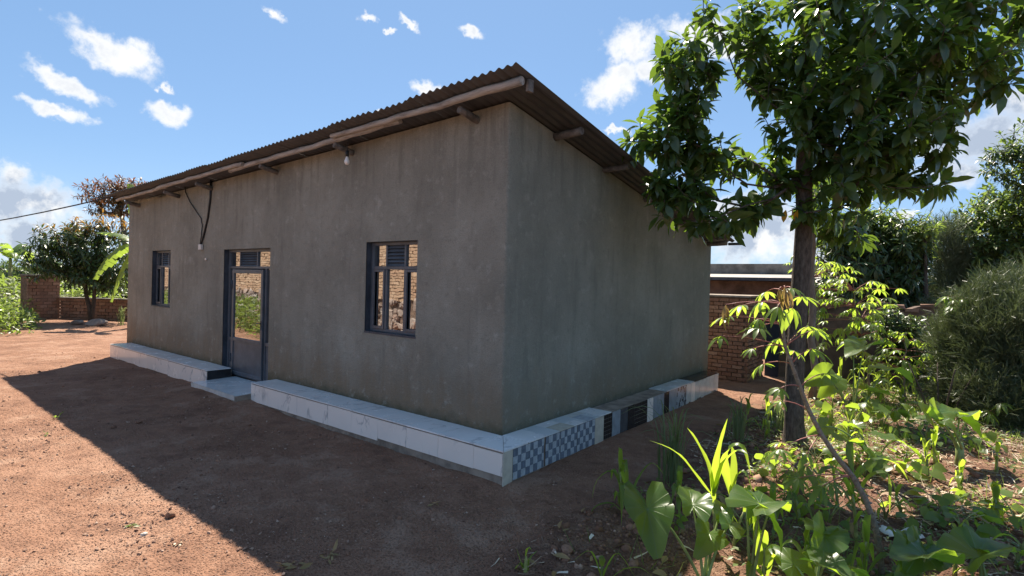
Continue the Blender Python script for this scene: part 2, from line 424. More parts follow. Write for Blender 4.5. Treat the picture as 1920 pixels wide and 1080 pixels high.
M['grey_tile'] = simple('grey_tile', (.27, .31, .35), .3, spec=.5, noise_scale=8, amount=.2)
M['dark_tile'] = simple('dark_tile', (.075, .082, .09), .25, spec=.5, noise_scale=8, amount=.2)
M['black_tile'] = simple('black_tile', (.022, .022, .024), .15, spec=.5, noise_scale=8, amount=.3)
M['cement'] = simple('cement', (.29, .235, .19), .95, spec=.2, noise_scale=5, amount=.35, bump_s=.8, bump_scale=30)
M['grout'] = simple('grout', (.15, .125, .105), .95, spec=.2, noise_scale=12, amount=.3)
M['white_plastic'] = simple('white_plastic', (.62, .60, .56), .4)
M['bulb'] = simple('bulb_glass', (.80, .80, .78), .25)
M['cable'] = simple('black_cable', (.015, .015, .016), .5)

# bricks: colour by object / island
def brick_mat(name, cols):
    m, t = mat(name); p = pos_of(t)
    c = t.ramp(island(t), [(i / (len(cols) - 1), k) for i, k in enumerate(cols)])
    n = t.noise(p, 22, 5, .65); c = t.mix(t.mapr(n, .4, .75, 0, .5), c, tuple(k * .5 for k in cols[0]))
    t.set(t.b.inputs['Base Color'], c); t.b.inputs['Roughness'].default_value = .92; t.b.inputs['Specular IOR Level'].default_value = .15
    t.l.new(bump(t, n, .6, .015), t.b.inputs['Normal']); return m
M['brick'] = brick_mat('fired_brick', [(.20, .115, .082), (.28, .165, .118), (.235, .125, .09), (.33, .21, .155)])
M['gate_brick'] = brick_mat('gate_brick', [(.27, .165, .12), (.36, .23, .17), (.30, .175, .125), (.42, .28, .21)])
M['brick_pale'] = brick_mat('pale_brick', [(.40, .27, .18), (.52, .37, .25), (.46, .30, .20), (.60, .45, .32)])
M['mortar'] = simple('mud_mortar', (.17, .118, .088), .95, noise_scale=8, amount=.35, bump_s=.8, bump_scale=40)
m, t = mat('field_stone'); p = pos_of(t)
c = t.ramp(island(t), [(0, (.22, .17, .15)), (.35, (.34, .26, .21)), (.7, (.40, .37, .35)), (1, (.30, .19, .14))])
t.set(t.b.inputs['Base Color'], t.mix(t.mapr(t.noise(p, 9, 5, .7), .4, .7, 0, .6), c, (.16, .12, .10))); t.b.inputs['Roughness'].default_value = .9
t.l.new(bump(t, t.noise(p, 12, 5), .7, .02), t.b.inputs['Normal']); M['stone'] = m
M['brown_stone'] = simple('brown_stone', (.24, .125, .075), .9, noise_scale=14, amount=.4, bump_s=.6, bump_scale=40)
M['mud_wall'] = simple('mud_plaster', (.125, .085, .066), .95, noise_scale=2.2, amount=.4, bump_s=.7, bump_scale=25)
M['concrete'] = simple('old_concrete', (.19, .17, .15), .95, noise_scale=2.5, amount=.4, bump_s=.6, bump_scale=20)
M['roof_sheet'] = simple('pale_roof_sheet', (.30, .265, .235), .6, noise_scale=3, amount=.25)
M['blue_door'] = simple('blue_paint', (.02, .032, .055), .5, noise_scale=6, amount=.2)
M['red_tile_roof'] = simple('red_tile_roof', (.42, .14, .075), .85, noise_scale=5, amount=.3)

# ground
m, t = mat('lateritic_ground'); p = pos_of(t); x, y, z = t.sep(p)
n1 = t.noise(p, .8, 6, .62); n2 = t.noise(p, 5, 6, .65); n3 = t.noise(p, 38, 5, .7)
c = t.ramp(n1, [(.28, (.235, .124, .080)), (.5, (.30, .162, .105)), (.72, (.37, .214, .145))])
c = t.mix(t.mapr(n2, .40, .72, 0, .55), c, (.185, .096, .063))
c = t.mix(t.mapr(n3, .5, .72, 0, .6), c, (.43, .272, .190))
spk = t.voro(p, 55, 'F1'); spr = t.voro(p, 55, 'F1', 'Color')
sr, _, _ = t.sep(spr)
c = t.mix(t.math('MULTIPLY', t.math('MULTIPLY', t.mapr(spk, .18, .34, 1, 0), t.mapr(sr, .62, .66)), t.mapr(t.noise(t.mapping(p, (7, 3, 1)), 1.1, 4), .42, .58)), c, t.ramp(sr, [(.6, (.18, .10, .07)), (.8, (.38, .26, .18)), (1, (.46, .33, .24))]))
pt = t.noise(t.mapping(p, (4, 9, 2)), 1.4, 6, .68)
c = t.mix(t.mapr(pt, .52, .64, 0, .5), c, (.43, .275, .195)); c = t.mix(t.mapr(pt, .47, .36, 0, .55), c, (.165, .086, .058))
gm = t.mapr(t.math('ADD', x, t.math('MULTIPLY', t.math('SUBTRACT', t.noise(p, 1.7, 4), .5), .9)), 1.15, 1.6)
gm = t.math('MULTIPLY', gm, t.mapr(y, 9, 11, 1, 0))
soil = t.ramp(t.noise(p, 7, 6, .7), [(.3, (.11, .057, .040)), (.5, (.185, .100, .068)), (.72, (.31, .195, .135))])
c = t.mix(gm, c, soil)
far = t.mapr(t.vec('LENGTH', t.comb(x, y, 0.0)), 36, 60)
c = t.mix(far, c, t.ramp(t.noise(p, .05, 5), [(.35, (.06, .085, .03)), (.6, (.11, .12, .05))]))
t.set(t.b.inputs['Base Color'], c); t.b.inputs['Roughness'].default_value = .96; t.b.inputs['Specular IOR Level'].default_value = .12
hb = t.math('ADD', t.math('MULTIPLY', n3, .5), t.math('ADD', t.math('MULTIPLY', t.mapr(spk, .1, .45, 1, 0), .45), n2))
t.l.new(bump(t, hb, 1.0, .045), t.b.inputs['Normal']); M['ground'] = m
m, t = mat('clod_soil'); p = pos_of(t)
c = t.ramp(island(t), [(0, (.17, .085, .055)), (.5, (.26, .14, .092)), (.85, (.33, .19, .13)), (1, (.42, .28, .21))])
t.set(t.b.inputs['Base Color'], t.mix(t.mapr(t.noise(p, 60, 4), .4, .7, 0, .4), c, (.13, .065, .042))); t.b.inputs['Roughness'].default_value = .95
t.b.inputs['Specular IOR Level'].default_value = .1; M['clod'] = m
m, t = mat('pebble'); p = pos_of(t)
c = t.ramp(island(t), [(0, (.13, .068, .048)), (.4, (.25, .138, .092)), (.85, (.36, .225, .155)), (1, (.44, .31, .235))])
t.set(t.b.inputs['Base Color'], c); t.b.inputs['Roughness'].default_value = .9; M['pebble'] = m
m, t = mat('straw'); c = t.ramp(island(t), [(0, (.17, .105, .07)), (.45, (.40, .28, .18)), (.8, (.56, .44, .31)), (1, (.70, .62, .50))])
t.set(t.b.inputs['Base Color'], c); t.b.inputs['Roughness'].default_value = .85; M['straw'] = m

# plants
def bark(name, a, b, sc_=(10, 10, 2.5)):
    m, t = mat(name); p = pos_of(t)
    n = t.noise(t.mapping(p, (0, 0, 0), (0, 0, 0), sc_), 2.0, 6, .7)
    t.set(t.b.inputs['Base Color'], t.ramp(n, [(.32, a), (.68, b)])); t.b.inputs['Roughness'].default_value = .92; t.b.inputs['Specular IOR Level'].default_value = .15
    t.l.new(bump(t, n, .8, .02), t.b.inputs['Normal']); return m
M['bark'] = bark('rough_bark', (.045, .036, .030), (.165, .135, .11), (14, 14, 5))
M['bark_dark'] = bark('dark_bark', (.05, .04, .032), (.13, .10, .08))
M['bark_pale'] = bark('pale_bark', (.16, .12, .10), (.34, .28, .23))
M['cass_stem'] = bark('cassava_stem', (.16, .13, .105), (.33, .28, .22), (20, 20, 20))
M['avocado'] = leaf_mat('broad_glossy_leaf', [(.022, .046, .016), (.034, .066, .022), (.052, .088, .030), (.030, .056, .022)], (.30, .48, .05), .27, .26, .55)
M['yellow_leaf'] = leaf_mat('yellow_leaf', [(.62, .36, .03), (.70, .30, .02)], (.85, .45, .04), .4, .5)
M['mango'] = leaf_mat('dark_tree_leaf', [(.020, .040, .014), (.034, .062, .020), (.052, .084, .028)], (.18, .30, .05), .36, .14, .45)
M['mid_tree'] = leaf_mat('mid_tree_leaf', [(.045, .080, .022), (.075, .120, .032), (.11, .15, .045)], (.38, .52, .09), .4, .36)
M['mango_flush'] = leaf_mat('copper_leaf', [(.20, .10, .03), (.16, .13, .035), (.10, .12, .03)], (.55, .28, .05), .4, .3)
M['red_tree'] = leaf_mat('red_tree_leaf', [(.16, .055, .030), (.12, .075, .035), (.07, .075, .03)], (.36, .14, .06), .5, .3)
M['cassava'] = leaf_mat('cassava_leaf', [(.05, .105, .026), (.075, .13, .032), (.065, .11, .036)], (.60, .82, .08), .34, .50)
M['cassava_young'] = leaf_mat('young_cassava_leaf', [(.17, .10, .06), (.20, .13, .05)], (.55, .38, .10), .35, .42)
M['petiole'] = simple('red_petiole', (.33, .12, .10), .5)
M['taro'] = leaf_mat('taro_leaf', [(.036, .085, .026), (.055, .112, .030)], (.56, .82, .05), .32, .50, .5, 'heart')
M['taro_stalk'] = simple('taro_stalk', (.20, .25, .085), .45, noise_scale=6, amount=.35)
M['maize'] = leaf_mat('maize_leaf', [(.065, .125, .030), (.09, .155, .036)], (.66, .86, .07), .36, .52)
M['maize_stalk'] = simple('maize_stalk', (.24, .26, .09), .5, noise_scale=12, amount=.4)
M['dry_leaf'] = leaf_mat('dry_leaf', [(.33, .21, .10), (.42, .29, .15), (.26, .15, .08)], (.45, .26, .10), .8, .25, .2)
M['grass_blade'] = leaf_mat('grass_blade', [(.10, .14, .075), (.13, .17, .085), (.16, .175, .10)], (.40, .50, .15), .45, .35)
M['weed'] = leaf_mat('weed_leaf', [(.07, .115, .03), (.10, .15, .04), (.14, .19, .06)], (.42, .58, .09), .45, .38)
M['feather'] = leaf_mat('feathery_leaf', [(.045, .060, .030), (.080, .098, .050), (.15, .165, .10)], (.26, .34, .11), .45, .12)
M['banana'] = leaf_mat('banana_leaf', [(.075, .135, .035), (.095, .16, .04)], (.46, .64, .08), .36, .45, .45)
M['banana_stem'] = simple('banana_stem', (.20, .20, .09), .6, noise_scale=4, amount=.45)
M['far_green'] = simple('far_green', (.05, .085, .045), .95, noise_scale=.01, amount=.4)

# ------------------------------------------------------------------ ground and hills
def axis(lo, hi, fine_lo, fine_hi, step, grow):
    a = list(np.arange(fine_lo, fine_hi + 1e-6, step)); s = step
    while a[-1] < hi: s *= grow; a.append(a[-1] + s)
    s = step; b = []
    q = fine_lo
    while q > lo: s *= grow; q -= s; b.append(q)
    return np.array(b[::-1] + a)
gx = axis(-6000, 6000, -12.5, 6.2, .038, 1.15); gy = axis(-6000, 6000, -5.2, 7.0, .038, 1.15)
X, Y = np.meshgrid(gx, gy, indexing='ij'); Z = ground_h(X, Y)
Vg = np.stack([X, Y, Z], -1).reshape(-1, 3); ny = len(gy)
I, J = np.meshgrid(np.arange(len(gx) - 1), np.arange(ny - 1), indexing='ij'); q0 = (I * ny + J).ravel()
gr = link('ground', np_mesh('ground', Vg, np.stack([q0, q0 + ny, q0 + ny + 1, q0 + 1], -1), M['ground'])); tag(gr, kind='structure')
hb = MB(); nseg = 120
hv = []
for i in range(nseg):
    a = 2 * math.pi * i / nseg; r = 3400
    h = -60 + 100 * (vnoise(np.array([i * .23]), np.array([3.3]))[0]) + 40 * vnoise(np.array([i * .9]), np.array([8.1]))[0]
    hv.append((a, r, h))
vs = []; fs = []
for i, (a, r, h) in enumerate(hv):
    vs += [(r * .75 * math.cos(a), r * .75 * math.sin(a), -70), (r * math.cos(a), r * math.sin(a), h - 30), (r * 1.4 * math.cos(a), r * 1.4 * math.sin(a), -90)]
for i in range(nseg):
    j = (i + 1) % nseg
    fs += [(3 * i, 3 * j, 3 * j + 1, 3 * i + 1), (3 * i + 1, 3 * j + 1, 3 * j + 2, 3 * i + 2)]
hb.add(vs, fs, 0, True); tag(hb.build('hills', M['far_green']), kind='structure')

# ------------------------------------------------------------------ the house
L, WD = 12.33, 6.95
house = empty('plastered_house', (0, 0, 0), 'brown grey plastered single storey house with sloping corrugated roof', 'house')
def roof_z(x, y):                                     # underside of the lean-to roof, highest along the front
    s = (x - .5) / 12.7                               # 0 at the right verge, -1 at the left
    zf = 3.935 + .33 * s - .05 * math.sin(math.pi * -s) * .6
    zb = 2.70 + .22 * s
    return zf + (zb - zf) * (y + .53) / 7.45
# wall with its three openings
OPEN = [(-2.585, -1.503, 1.006, 2.282), (-10.727, -9.646, 1.006, 2.282), (-7.04, -5.282, -.18, 2.25)]
wb = MB()
xs = sorted(set([-L, -.035] + [k for o in OPEN for k in o[:2]] + list(np.arange(-12.0, -.2, .25))))
xs = [k for i, k in enumerate(xs) if i == 0 or k - xs[i - 1] > .02 or k in (-.035,)]
zs = sorted(set([-.5, -.18, 1.006, 2.25, 2.282] + list(np.arange(0.05, 3.6, .09))))
zs = [k for i, k in enumerate(zs) if i == 0 or k - zs[i - 1] > .012]
def wob(x, z): return float(.010 * fbm(np.array([x * 1.1]), np.array([z * 1.1]), 3)[0])
def in_open(x, z): return any(a < x < b and c < z < d for a, b, c, d in OPEN)
grid = {}
def fv(i, j):
    if (i, j) not in grid:
        x = xs[i]; z = zs[j] if j < len(zs) else roof_z(x, 0) - .012
        grid[(i, j)] = len(wb.v); wb.v.append((x, wob(x, z), z))
    return grid[(i, j)]
for i in range(len(xs) - 1):
    for j in range(len(zs)):
        zc = (zs[j] + zs[j + 1]) / 2 if j + 1 < len(zs) else 3.3
        if in_open((xs[i] + xs[i + 1]) / 2, zc): continue
        wb.f.append([fv(i, j), fv(i + 1, j), fv(i + 1, j + 1), fv(i, j + 1)]); wb.m.append(0); wb.s.append(True)
# gable wall, joined to the front by a worn round corner
ys = [.035] + list(np.arange(.3, WD - .1, .3)) + [WD]
zg = sorted(set([-.5] + list(np.arange(0.05, 2.2, .25))))
def corner_r(z): return .02 + .03 * max(0, float(fbm(np.array([z * 3.1]), np.array([2.2]), 3)[0]))
gg = {}
nz_f = len(zs) + 1
zall = zs + [None]
for j in range(nz_f):                                   # corner strip: three columns
    z = zs[j] if j < len(zs) else roof_z(0, 0) - .012
    k = .006 + .11 * max(0, float(fbm(np.array([z * 4.3]), np.array([1.2]), 4)[0])) + rnd.uniform(0, .006)
    gg[('c', j)] = len(wb.v); wb.v.append((-k, k, z))
    gg[(0, j)] = len(wb.v); wb.v.append((wob(.035, z), .035, z if j < len(zs) else roof_z(0, .035) - .012))
ic = len(xs) - 1
for j in range(nz_f - 1):
    wb.f.append([fv(ic, j), gg[('c', j)], gg[('c', j + 1)], fv(ic, j + 1)]); wb.m.append(0); wb.s.append(True)
    wb.f.append([gg[('c', j)], gg[(0, j)], gg[(0, j + 1)], gg[('c', j + 1)]]); wb.m.append(0); wb.s.append(True)
for a in range(1, len(ys)):
    for j in range(nz_f):
        s = ys[a]
        top = roof_z(0, s) - .012
        z0 = zs[j] if j < len(zs) else top
        z = min(z0, zs[0] + (z0 - zs[0]) * 1.0)
        if j < len(zs): z = zs[0] + (zs[j] - zs[0]) * (top - zs[0]) / (roof_z(0, 0) - .012 - zs[0])
        gg[(a, j)] = len(wb.v); wb.v.append((wob(s + 40, z), s, z))
for a in range(len(ys) - 1):
    for j in range(nz_f - 1):
        wb.f.append([gg[(a, j)], gg[(a + 1, j)], gg[(a + 1, j + 1)], gg[(a, j + 1)]]); wb.m.append(0); wb.s.append(True)
# back, left wall, and reveals of the openings
zt = lambda x, y: roof_z(x, y) - .012
wb.add([(0, WD, -.5), (-L, WD, -.5), (-L, WD, zt(-L, WD)), (0, WD, zt(0, WD))], [(0, 1, 2, 3)])
wb.add([(-L, WD, -.5), (-L, 0, -.5), (-L, 0, zt(-L, 0)), (-L, WD, zt(-L, WD))], [(0, 1, 2, 3)])
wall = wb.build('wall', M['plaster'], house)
RV = .12
for a, b, c, d in OPEN:                                  # painted reveals, a few mm inside the plaster
    rb = MB(); e = .003
    rb.box((a - .02, .012, c), (a + e, RV + .05, d), 0); rb.box((b - e, .012, c), (b + .02, RV + .05, d), 0)
    rb.box((a + e, .012, d - e), (b - e, RV + .05, d + .02), 0)
    if c > 0: rb.box((a + e, .006, c - .02), (b - e, RV + .05, c + e), 0)
    rb.build('reveal', M['steel_dark'], house)

def bar(mb, x0, x1, z0, z1, y0=.09, y1=.13, mi=0): mb.box((x0, y0, z0), (x1, y1, z1), mi)
def louvre(parent, x0, x1, z0, z1, n):
    h = (z1 - z0) / n
    for k in range(n):
        zz = z0 + k * h; b = MB()
        b.add([(x0, .128, zz + h * .98), (x1, .128, zz + h * .98), (x1, .095, zz + .12 * h), (x0, .095, zz + .12 * h),
               (x0, .134, zz + h * .98), (x1, .134, zz + h * .98), (x1, .101, zz + .08 * h), (x0, .101, zz + .08 * h)],
              [(0, 3, 2, 1), (4, 5, 6, 7), (3, 0, 4, 7), (1, 2, 6, 5), (2, 3, 7, 6), (0, 1, 5, 4)])
        b.build('louvre_slat', M['steel'], parent)
    b = MB(); b.box((x0, .145, z0), (x1, .15, z1)); b.build('louvre_backing', M['black_tile'], parent)
def pane(parent, x0, x1, z0, z1, y=.118):
    b = MB(); b.box((x0, y, z0), (x1, y + .004, z1)); return b.build('pane', M['glass'], parent)
def window(xl, xr):
    z0, z1 = 1.009, 2.279
    f = MB(); xl += .003; xr -= .003; w = .05
    zt0, zt1 = 1.895, 1.94
    bar(f, xl, xl + w, z0, z1); bar(f, xr - w, xr, z0, z1)
    bar(f, xl + w, xr - w, z0, z0 + .04); bar(f, xl + w, xr - w, z1 - .045, z1); bar(f, xl + w, xr - w, zt0, zt1)
    W_ = xr - xl; a = xl + .34; b_ = xr - .34               # mullions between the casements
    bar(f, a - .02, a + .02, z0 + .04, zt0); bar(f, b_ - .02, b_ + .02, z0 + .04, zt0)
    bar(f, a - .0175, a + .0175, zt1, z1 - .045); bar(f, b_ - .0175, b_ + .0175, zt1, z1 - .045)
    fr = bevel(f.build('window', M['steel'], house), .004, 1)
    for (x0, x1) in ((xl + w, a - .02), (b_ + .02, xr - w)):                    # opening casements stand proud
        c = MB(); s = .035
        c.box((x0 + .003, .078, z0 + .043), (x0 + s, .1, zt0 - .003)); c.box((x1 - s, .078, z0 + .043), (x1 - .003, .1, zt0 - .003))
        c.box((x0 + s, .078, z0 + .043), (x1 - s, .1, z0 + .043 + s)); c.box((x0 + s, .078, zt0 - s), (x1 - s, .1, zt0 - .003))
        c.build('casement', M['steel'], fr); pane(fr, x0 + s - .004, x1 - s + .004, z0 + .075, zt0 - s + .004)
    pane(fr, a + .016, b_ - .016, z0 + .037, zt0 + .003)
    pane(fr, xl + w - .003, a - .015, zt1 - .003, z1 - .042); pane(fr, b_ + .015, xr - w + .003, zt1 - .003, z1 - .042)
    louvre(fr, a + .0175, b_ - .0175, zt1, z1 - .045, 6)
    s = MB(); s.box((xl - .01, -.004, .982), (xr + .01, .14, 1.008)); s.build('window_sill', M['steel_dark'], house)
for a, b, c, d in OPEN[:2]: window(a, b)

# door with side lights, louvred transom
xl, xr = -7.037, -5.285; zb, ztop = -.165, 2.247
f = MB(); w = .055
bar(f, xl, xl + w, zb, ztop); bar(f, xr - w, xr, zb, ztop); bar(f, xl + w, xr - w, ztop - .05, ztop); bar(f, xl + w, xr - w, 1.885, 1.93)
dxl, dxr = -6.80, -5.62                                # the moving leaf
bar(f, dxl - .045, dxl, zb, 1.885); bar(f, dxr, dxr + .045, zb, 1.885)
bar(f, xl + w, dxl - .045, .50, .56); bar(f, dxr + .045, xr - w, .50, .56)
lx0, lx1 = -6.56, -5.93
bar(f, lx0 - .03, lx0, 1.93, ztop - .05); bar(f, lx1, lx1 + .03, 1.93, ztop - .05)
bar(f, xl + w, xr - w, zb, zb + .03)
df = bevel(f.build('door_frame', M['steel'], house), .004, 1)
louvre(df, lx0, lx1, 1.93, ztop - .05, 6)
pane(df, xl + w - .003, lx0 - .027, 1.927, ztop - .047); pane(df, lx1 + .027, xr - w + .003, 1.927, ztop - .047)
pane(df, xl + w - .003, dxl - .042, .557, 1.888); pane(df, dxr + .042, xr - w + .003, .557, 1.888)
for pa, pb in ((xl + w, dxl - .045), (dxr + .045, xr - w)):
    b = MB(); b.box((pa, .11, zb + .03), (pb, .12, .50)); b.build('side_panel', M['steel'], df)
lf = MB(); s = .075; y0, y1 = .052, .095; e = .004
lf.box((dxl + e, y0, zb + .035), (dxl + s, y1, 1.87)); lf.box((dxr - s, y0, zb + .035), (dxr - e, y1, 1.87))
lf.box((dxl + s, y0, 1.87 - s), (dxr - s, y1, 1.87)); lf.box((dxl + s, y0, .505), (dxr - s, y1, .575)); lf.box((dxl + s, y0, zb + .035), (dxr - s, y1, zb + .10))
door = bevel(lf.build('door', M['steel'], house), .005, 1)
b = MB(); b.box((dxl + s - .003, .07, zb + .097), (dxr - s + .003, .08, .508)); b.build('door_panel', M['steel'], door)
pane(door, dxl + s - .004, dxr - s + .004, .571, 1.87 - s + .004, .074)
b = MB(); b.box((dxr - .058, .044, .78), (dxr - .022, .052, .95)); b.tube([(dxr - .04, .044, .90), (dxr - .04, .012, .90), (dxr - .13, .010, .90)], .009, 6); b.build('door_handle', M['steel_dark'], door)
for hz in (1.5, .1):
    b = MB(); b.tube([(dxl + .012, .046, hz), (dxl + .012, .046, hz + .16)], .014, 6); b.build('hinge', M['steel_dark'], door)
b = MB(); b.box((-L + .3, 1.2, -.4), (-.3, 1.25, 2.6)); b.build('inner_wall', M['mud_wall'], house)

# roof sheets
SH = .80; wl = .114; x_r = .50; x_l = -12.2
k = 0; xx = x_r
while xx > x_l + .01:
    x0 = max(xx - SH - .06, x_l); n = int(round((xx - x0) / wl * 8)); my = 12
    lift = .004 * (k % 2); tiltf = rnd.uniform(-.012, .02)
    V, Q = [], []
    for layer in (0, 1):
        for j in range(my + 1):
            yy = -.53 + rnd.uniform(-.0, .0) + (7.45) * j / my + (tiltf if j == 0 else 0)
            for i in range(n + 1):
                x_ = xx - (xx - x0) * i / n
                V.append((x_, yy, roof_z(x_, yy) + .026 + 0.0145 * math.cos(2 * math.pi * (x_r - x_) / wl) + lift + .002 * layer))
    c = n + 1; tot = c * (my + 1)
    for j in range(my):
        for i in range(n):
            a = j * c + i; Q += [(a, a + 1, a + c + 1, a + c), (tot + a, tot + a + c, tot + a + c + 1, tot + a + 1)]
    for i in range(n): Q += [(i, tot + i, tot + i + 1, i + 1)]
    for j in range(my): Q += [(j * c, j * c + c, tot + j * c + c, tot + j * c)]
    link('roof_sheet', np_mesh('roof_sheet', V, Q, M['zinc']), house)
    xx -= SH; k += 1
# poles under the sheets
def crooked(p0, p1, n, amp):
    p0, p1 = np.array(p0, float), np.array(p1, float)
    return [p0 + (p1 - p0) * i / n + np.array([0, rnd.uniform(-amp, amp), rnd.uniform(-amp, amp)]) * (0 < i < n) for i in range(n + 1)]
def front_pole(xa, xb, y, r0, r1, drop):
    n = 14; pts = []
    for i in range(n + 1):
        x_ = xa + (xb - xa) * i / n
        pts.append((x_, y + rnd.uniform(-.012, .012), roof_z(x_, y) - drop - (r0 + (r1 - r0) * i / n) + rnd.uniform(-.01, .006)))
    b = MB(); b.tube(pts, [r0 + (r1 - r0) * i / n for i in range(n + 1)], 9, 0, True, .06); b.build('roof_pole', M['pole_wood'], house)
front_pole(.44, -2.95, -.36, .048, .032, .0)
front_pole(-1.55, -6.2, -.30, .038, .042, .012)
front_pole(-5.6, -9.4, -.37, .036, .038, .004)
front_pole(-9.0, -12.15, -.33, .038, .032, .004)
for y, r in ((.92, .05), (2.2, .04), (3.6, .045), (5.1, .04), (6.7, .05)):
    z = lambda x_: roof_z(x_, y) - r
    b = MB(); b.tube([(.40, y, z(.40)), (.2, y + .01, z(.2) - .006), (-.3, y, z(-.3))], [r * 1.02, r, r * .98], 9, 0, True, .05); b.build('roof_pole', M['rafter_wood'], house)
for x_, r in ((-.50, .05), (-2.97, .048), (-5.11, .045), (-7.62, .05), (-9.22, .048), (-11.6, .05)):
    b = MB(); zz = roof_z(x_, -.3) - .155
    b.tube([(x_, -.31, zz + .03), (x_ + .006, -.15, zz + .0), (x_, .2, zz - .06)], [r * .85, r * .95, r * .9], 8, 0, True, .10); b.build('rafter', M['rafter_wood'], house)
b = MB(); b.box((.455, -.30, roof_z(.48, -.3) - .14), (.49, -.22, roof_z(.48, -.3) - .01), jit=.006); b.build('rafter_stub', M['rafter_wood'], house)
# metal drain stub at the low back corner
b = MB(); b.box((.38, 6.85, roof_z(.45, 6.85) - .06), (.66, 6.93, roof_z(.45, 6.85) - .01)); b.build('roof_stub', M['steel_dark'], house)

# plinth: cement cores faced with tile offcuts
PF = -.45                                               # plane of the front tiles
core = MB()
xo = lambda y: .40 - .012 * (y + .45)                  # outer plane of the gable plinth
core.box((-11.99, PF + .014, -.6), (-6.63, .0, -.014)); core.box((-4.96, PF + .014, -.6), (.385, .0, -.014))
core.add([(.02, .0, -.6), (xo(0) - .014, .0, -.6), (xo(6.7) - .014, 6.69, -.6), (.02, 6.69, -.6), (.02, .0, -.013), (xo(0) - .014, .0, -.013), (xo(6.7) - .014, 6.69, -.003), (.02, 6.69, -.003)],
         [(0, 3, 2, 1), (4, 5, 6, 7), (0, 1, 5, 4), (1, 2, 6, 5), (2, 3, 7, 6), (3, 0, 4, 7)])
plinth = core.build('plinth', M['cement'], house)
def tile(a, b, m_, parent=plinth, name='tile', jit=.0015): 
    t_ = MB(); t_.box(a, b, 0, jit); return t_.build(name, M[m_], parent)
def front_run(x0, x1, step):
    n = max(1, round((x1 - x0) / step)); sx = (x1 - x0) / n
    for i in range(n):
        a = x0 + i * sx; low = gz(a + sx / 2, PF) - .02 if rnd.random() < .7 else gz(a + sx / 2, PF) + .015
        low = max(low, -.30) if x0 > -6 else low
        low = -.262 + rnd.uniform(-.012, .012) if a > -2.2 else low
        tile((a + .0018, PF, low), (a + sx - .0018, PF + .012, -.027 + rnd.uniform(-.003, .002)), 'marble')
        o = rnd.uniform(-.004, .003)
        tile((a + .0018, PF - .004, -.012), (a + sx - .0018, -.012 + o, .001 + rnd.uniform(0, .002)), 'marble_top')
front_run(-11.99, -6.63, .6); front_run(-4.96, -.02, .55)
tile((-.018, PF, -.268), (.386, PF + .012, -.032), 'marble')
tp = MB(); tp.add([(-.018, PF - .004, -.012), (.40, PF - .004, -.012), (.03, -.012, -.012), (-.018, -.012, -.012), (-.018, PF - .004, .001), (.40, PF - .004, .001), (.03, -.012, .001), (-.018, -.012, .001)],
                  [(0, 3, 2, 1), (4, 5, 6, 7), (0, 1, 5, 4), (1, 2, 6, 5), (2, 3, 7, 6), (3, 0, 4, 7)]); tp.build('tile', M['marble_top'], plinth)
tile((-6.626, PF + .016, -.2), (-6.618, -.012, -.016), 'black_tile'); tile((-4.972, PF + .016, -.2), (-4.964, -.012, -.016), 'marble')
tile((-12.002, PF + .016, -.33), (-11.992, -.012, -.016), 'marble')
# gable face, tile by tile: (y0, y1, kind)
FACE = [(-.45, -.286, 'cream'), (-.286, .30, 'check'), (.33, .655, 'check'), (.655, 1.04, 'check'), (1.04, 1.493, 'check'), (1.493, 1.734, 'cream'),
        (1.734, 1.981, 'mosaic'), (1.981, 2.231, 'grey'), (2.231, 2.467, 'dark'), (2.467, 2.695, 'black'), (2.695, 3.161, 'mosaic'), (3.161, 3.382, 'marble'),
        (3.382, 3.824, 'grey'), (3.824, 4.042, 'black'), (4.042, 4.386, 'grey'), (4.386, 4.863, 'stripe'), (4.863, 5.10, 'white'), (5.10, 5.302, 'marble'), (5.302, 5.533, 'white'),
        (5.533, 5.814, 'white'), (5.814, 6.107, 'white'), (6.107, 6.412, 'white'), (6.412, 6.69, 'white')]
def facebox(mb, y0, y1, z0, z1, mi=0, proud=0.0):
    a, b_ = xo(y0), xo(y1)
    mb.add([(a - .012, y0, z0), (a + proud, y0, z0), (b_ + proud, y1, z0), (b_ - .012, y1, z0), (a - .012, y0, z1), (a + proud, y0, z1), (b_ + proud, y1, z1), (b_ - .012, y1, z1)],
           [(0, 3, 2, 1), (4, 5, 6, 7), (0, 1, 5, 4), (1, 2, 6, 5), (2, 3, 7, 6), (3, 0, 4, 7)], mi)
par = 0
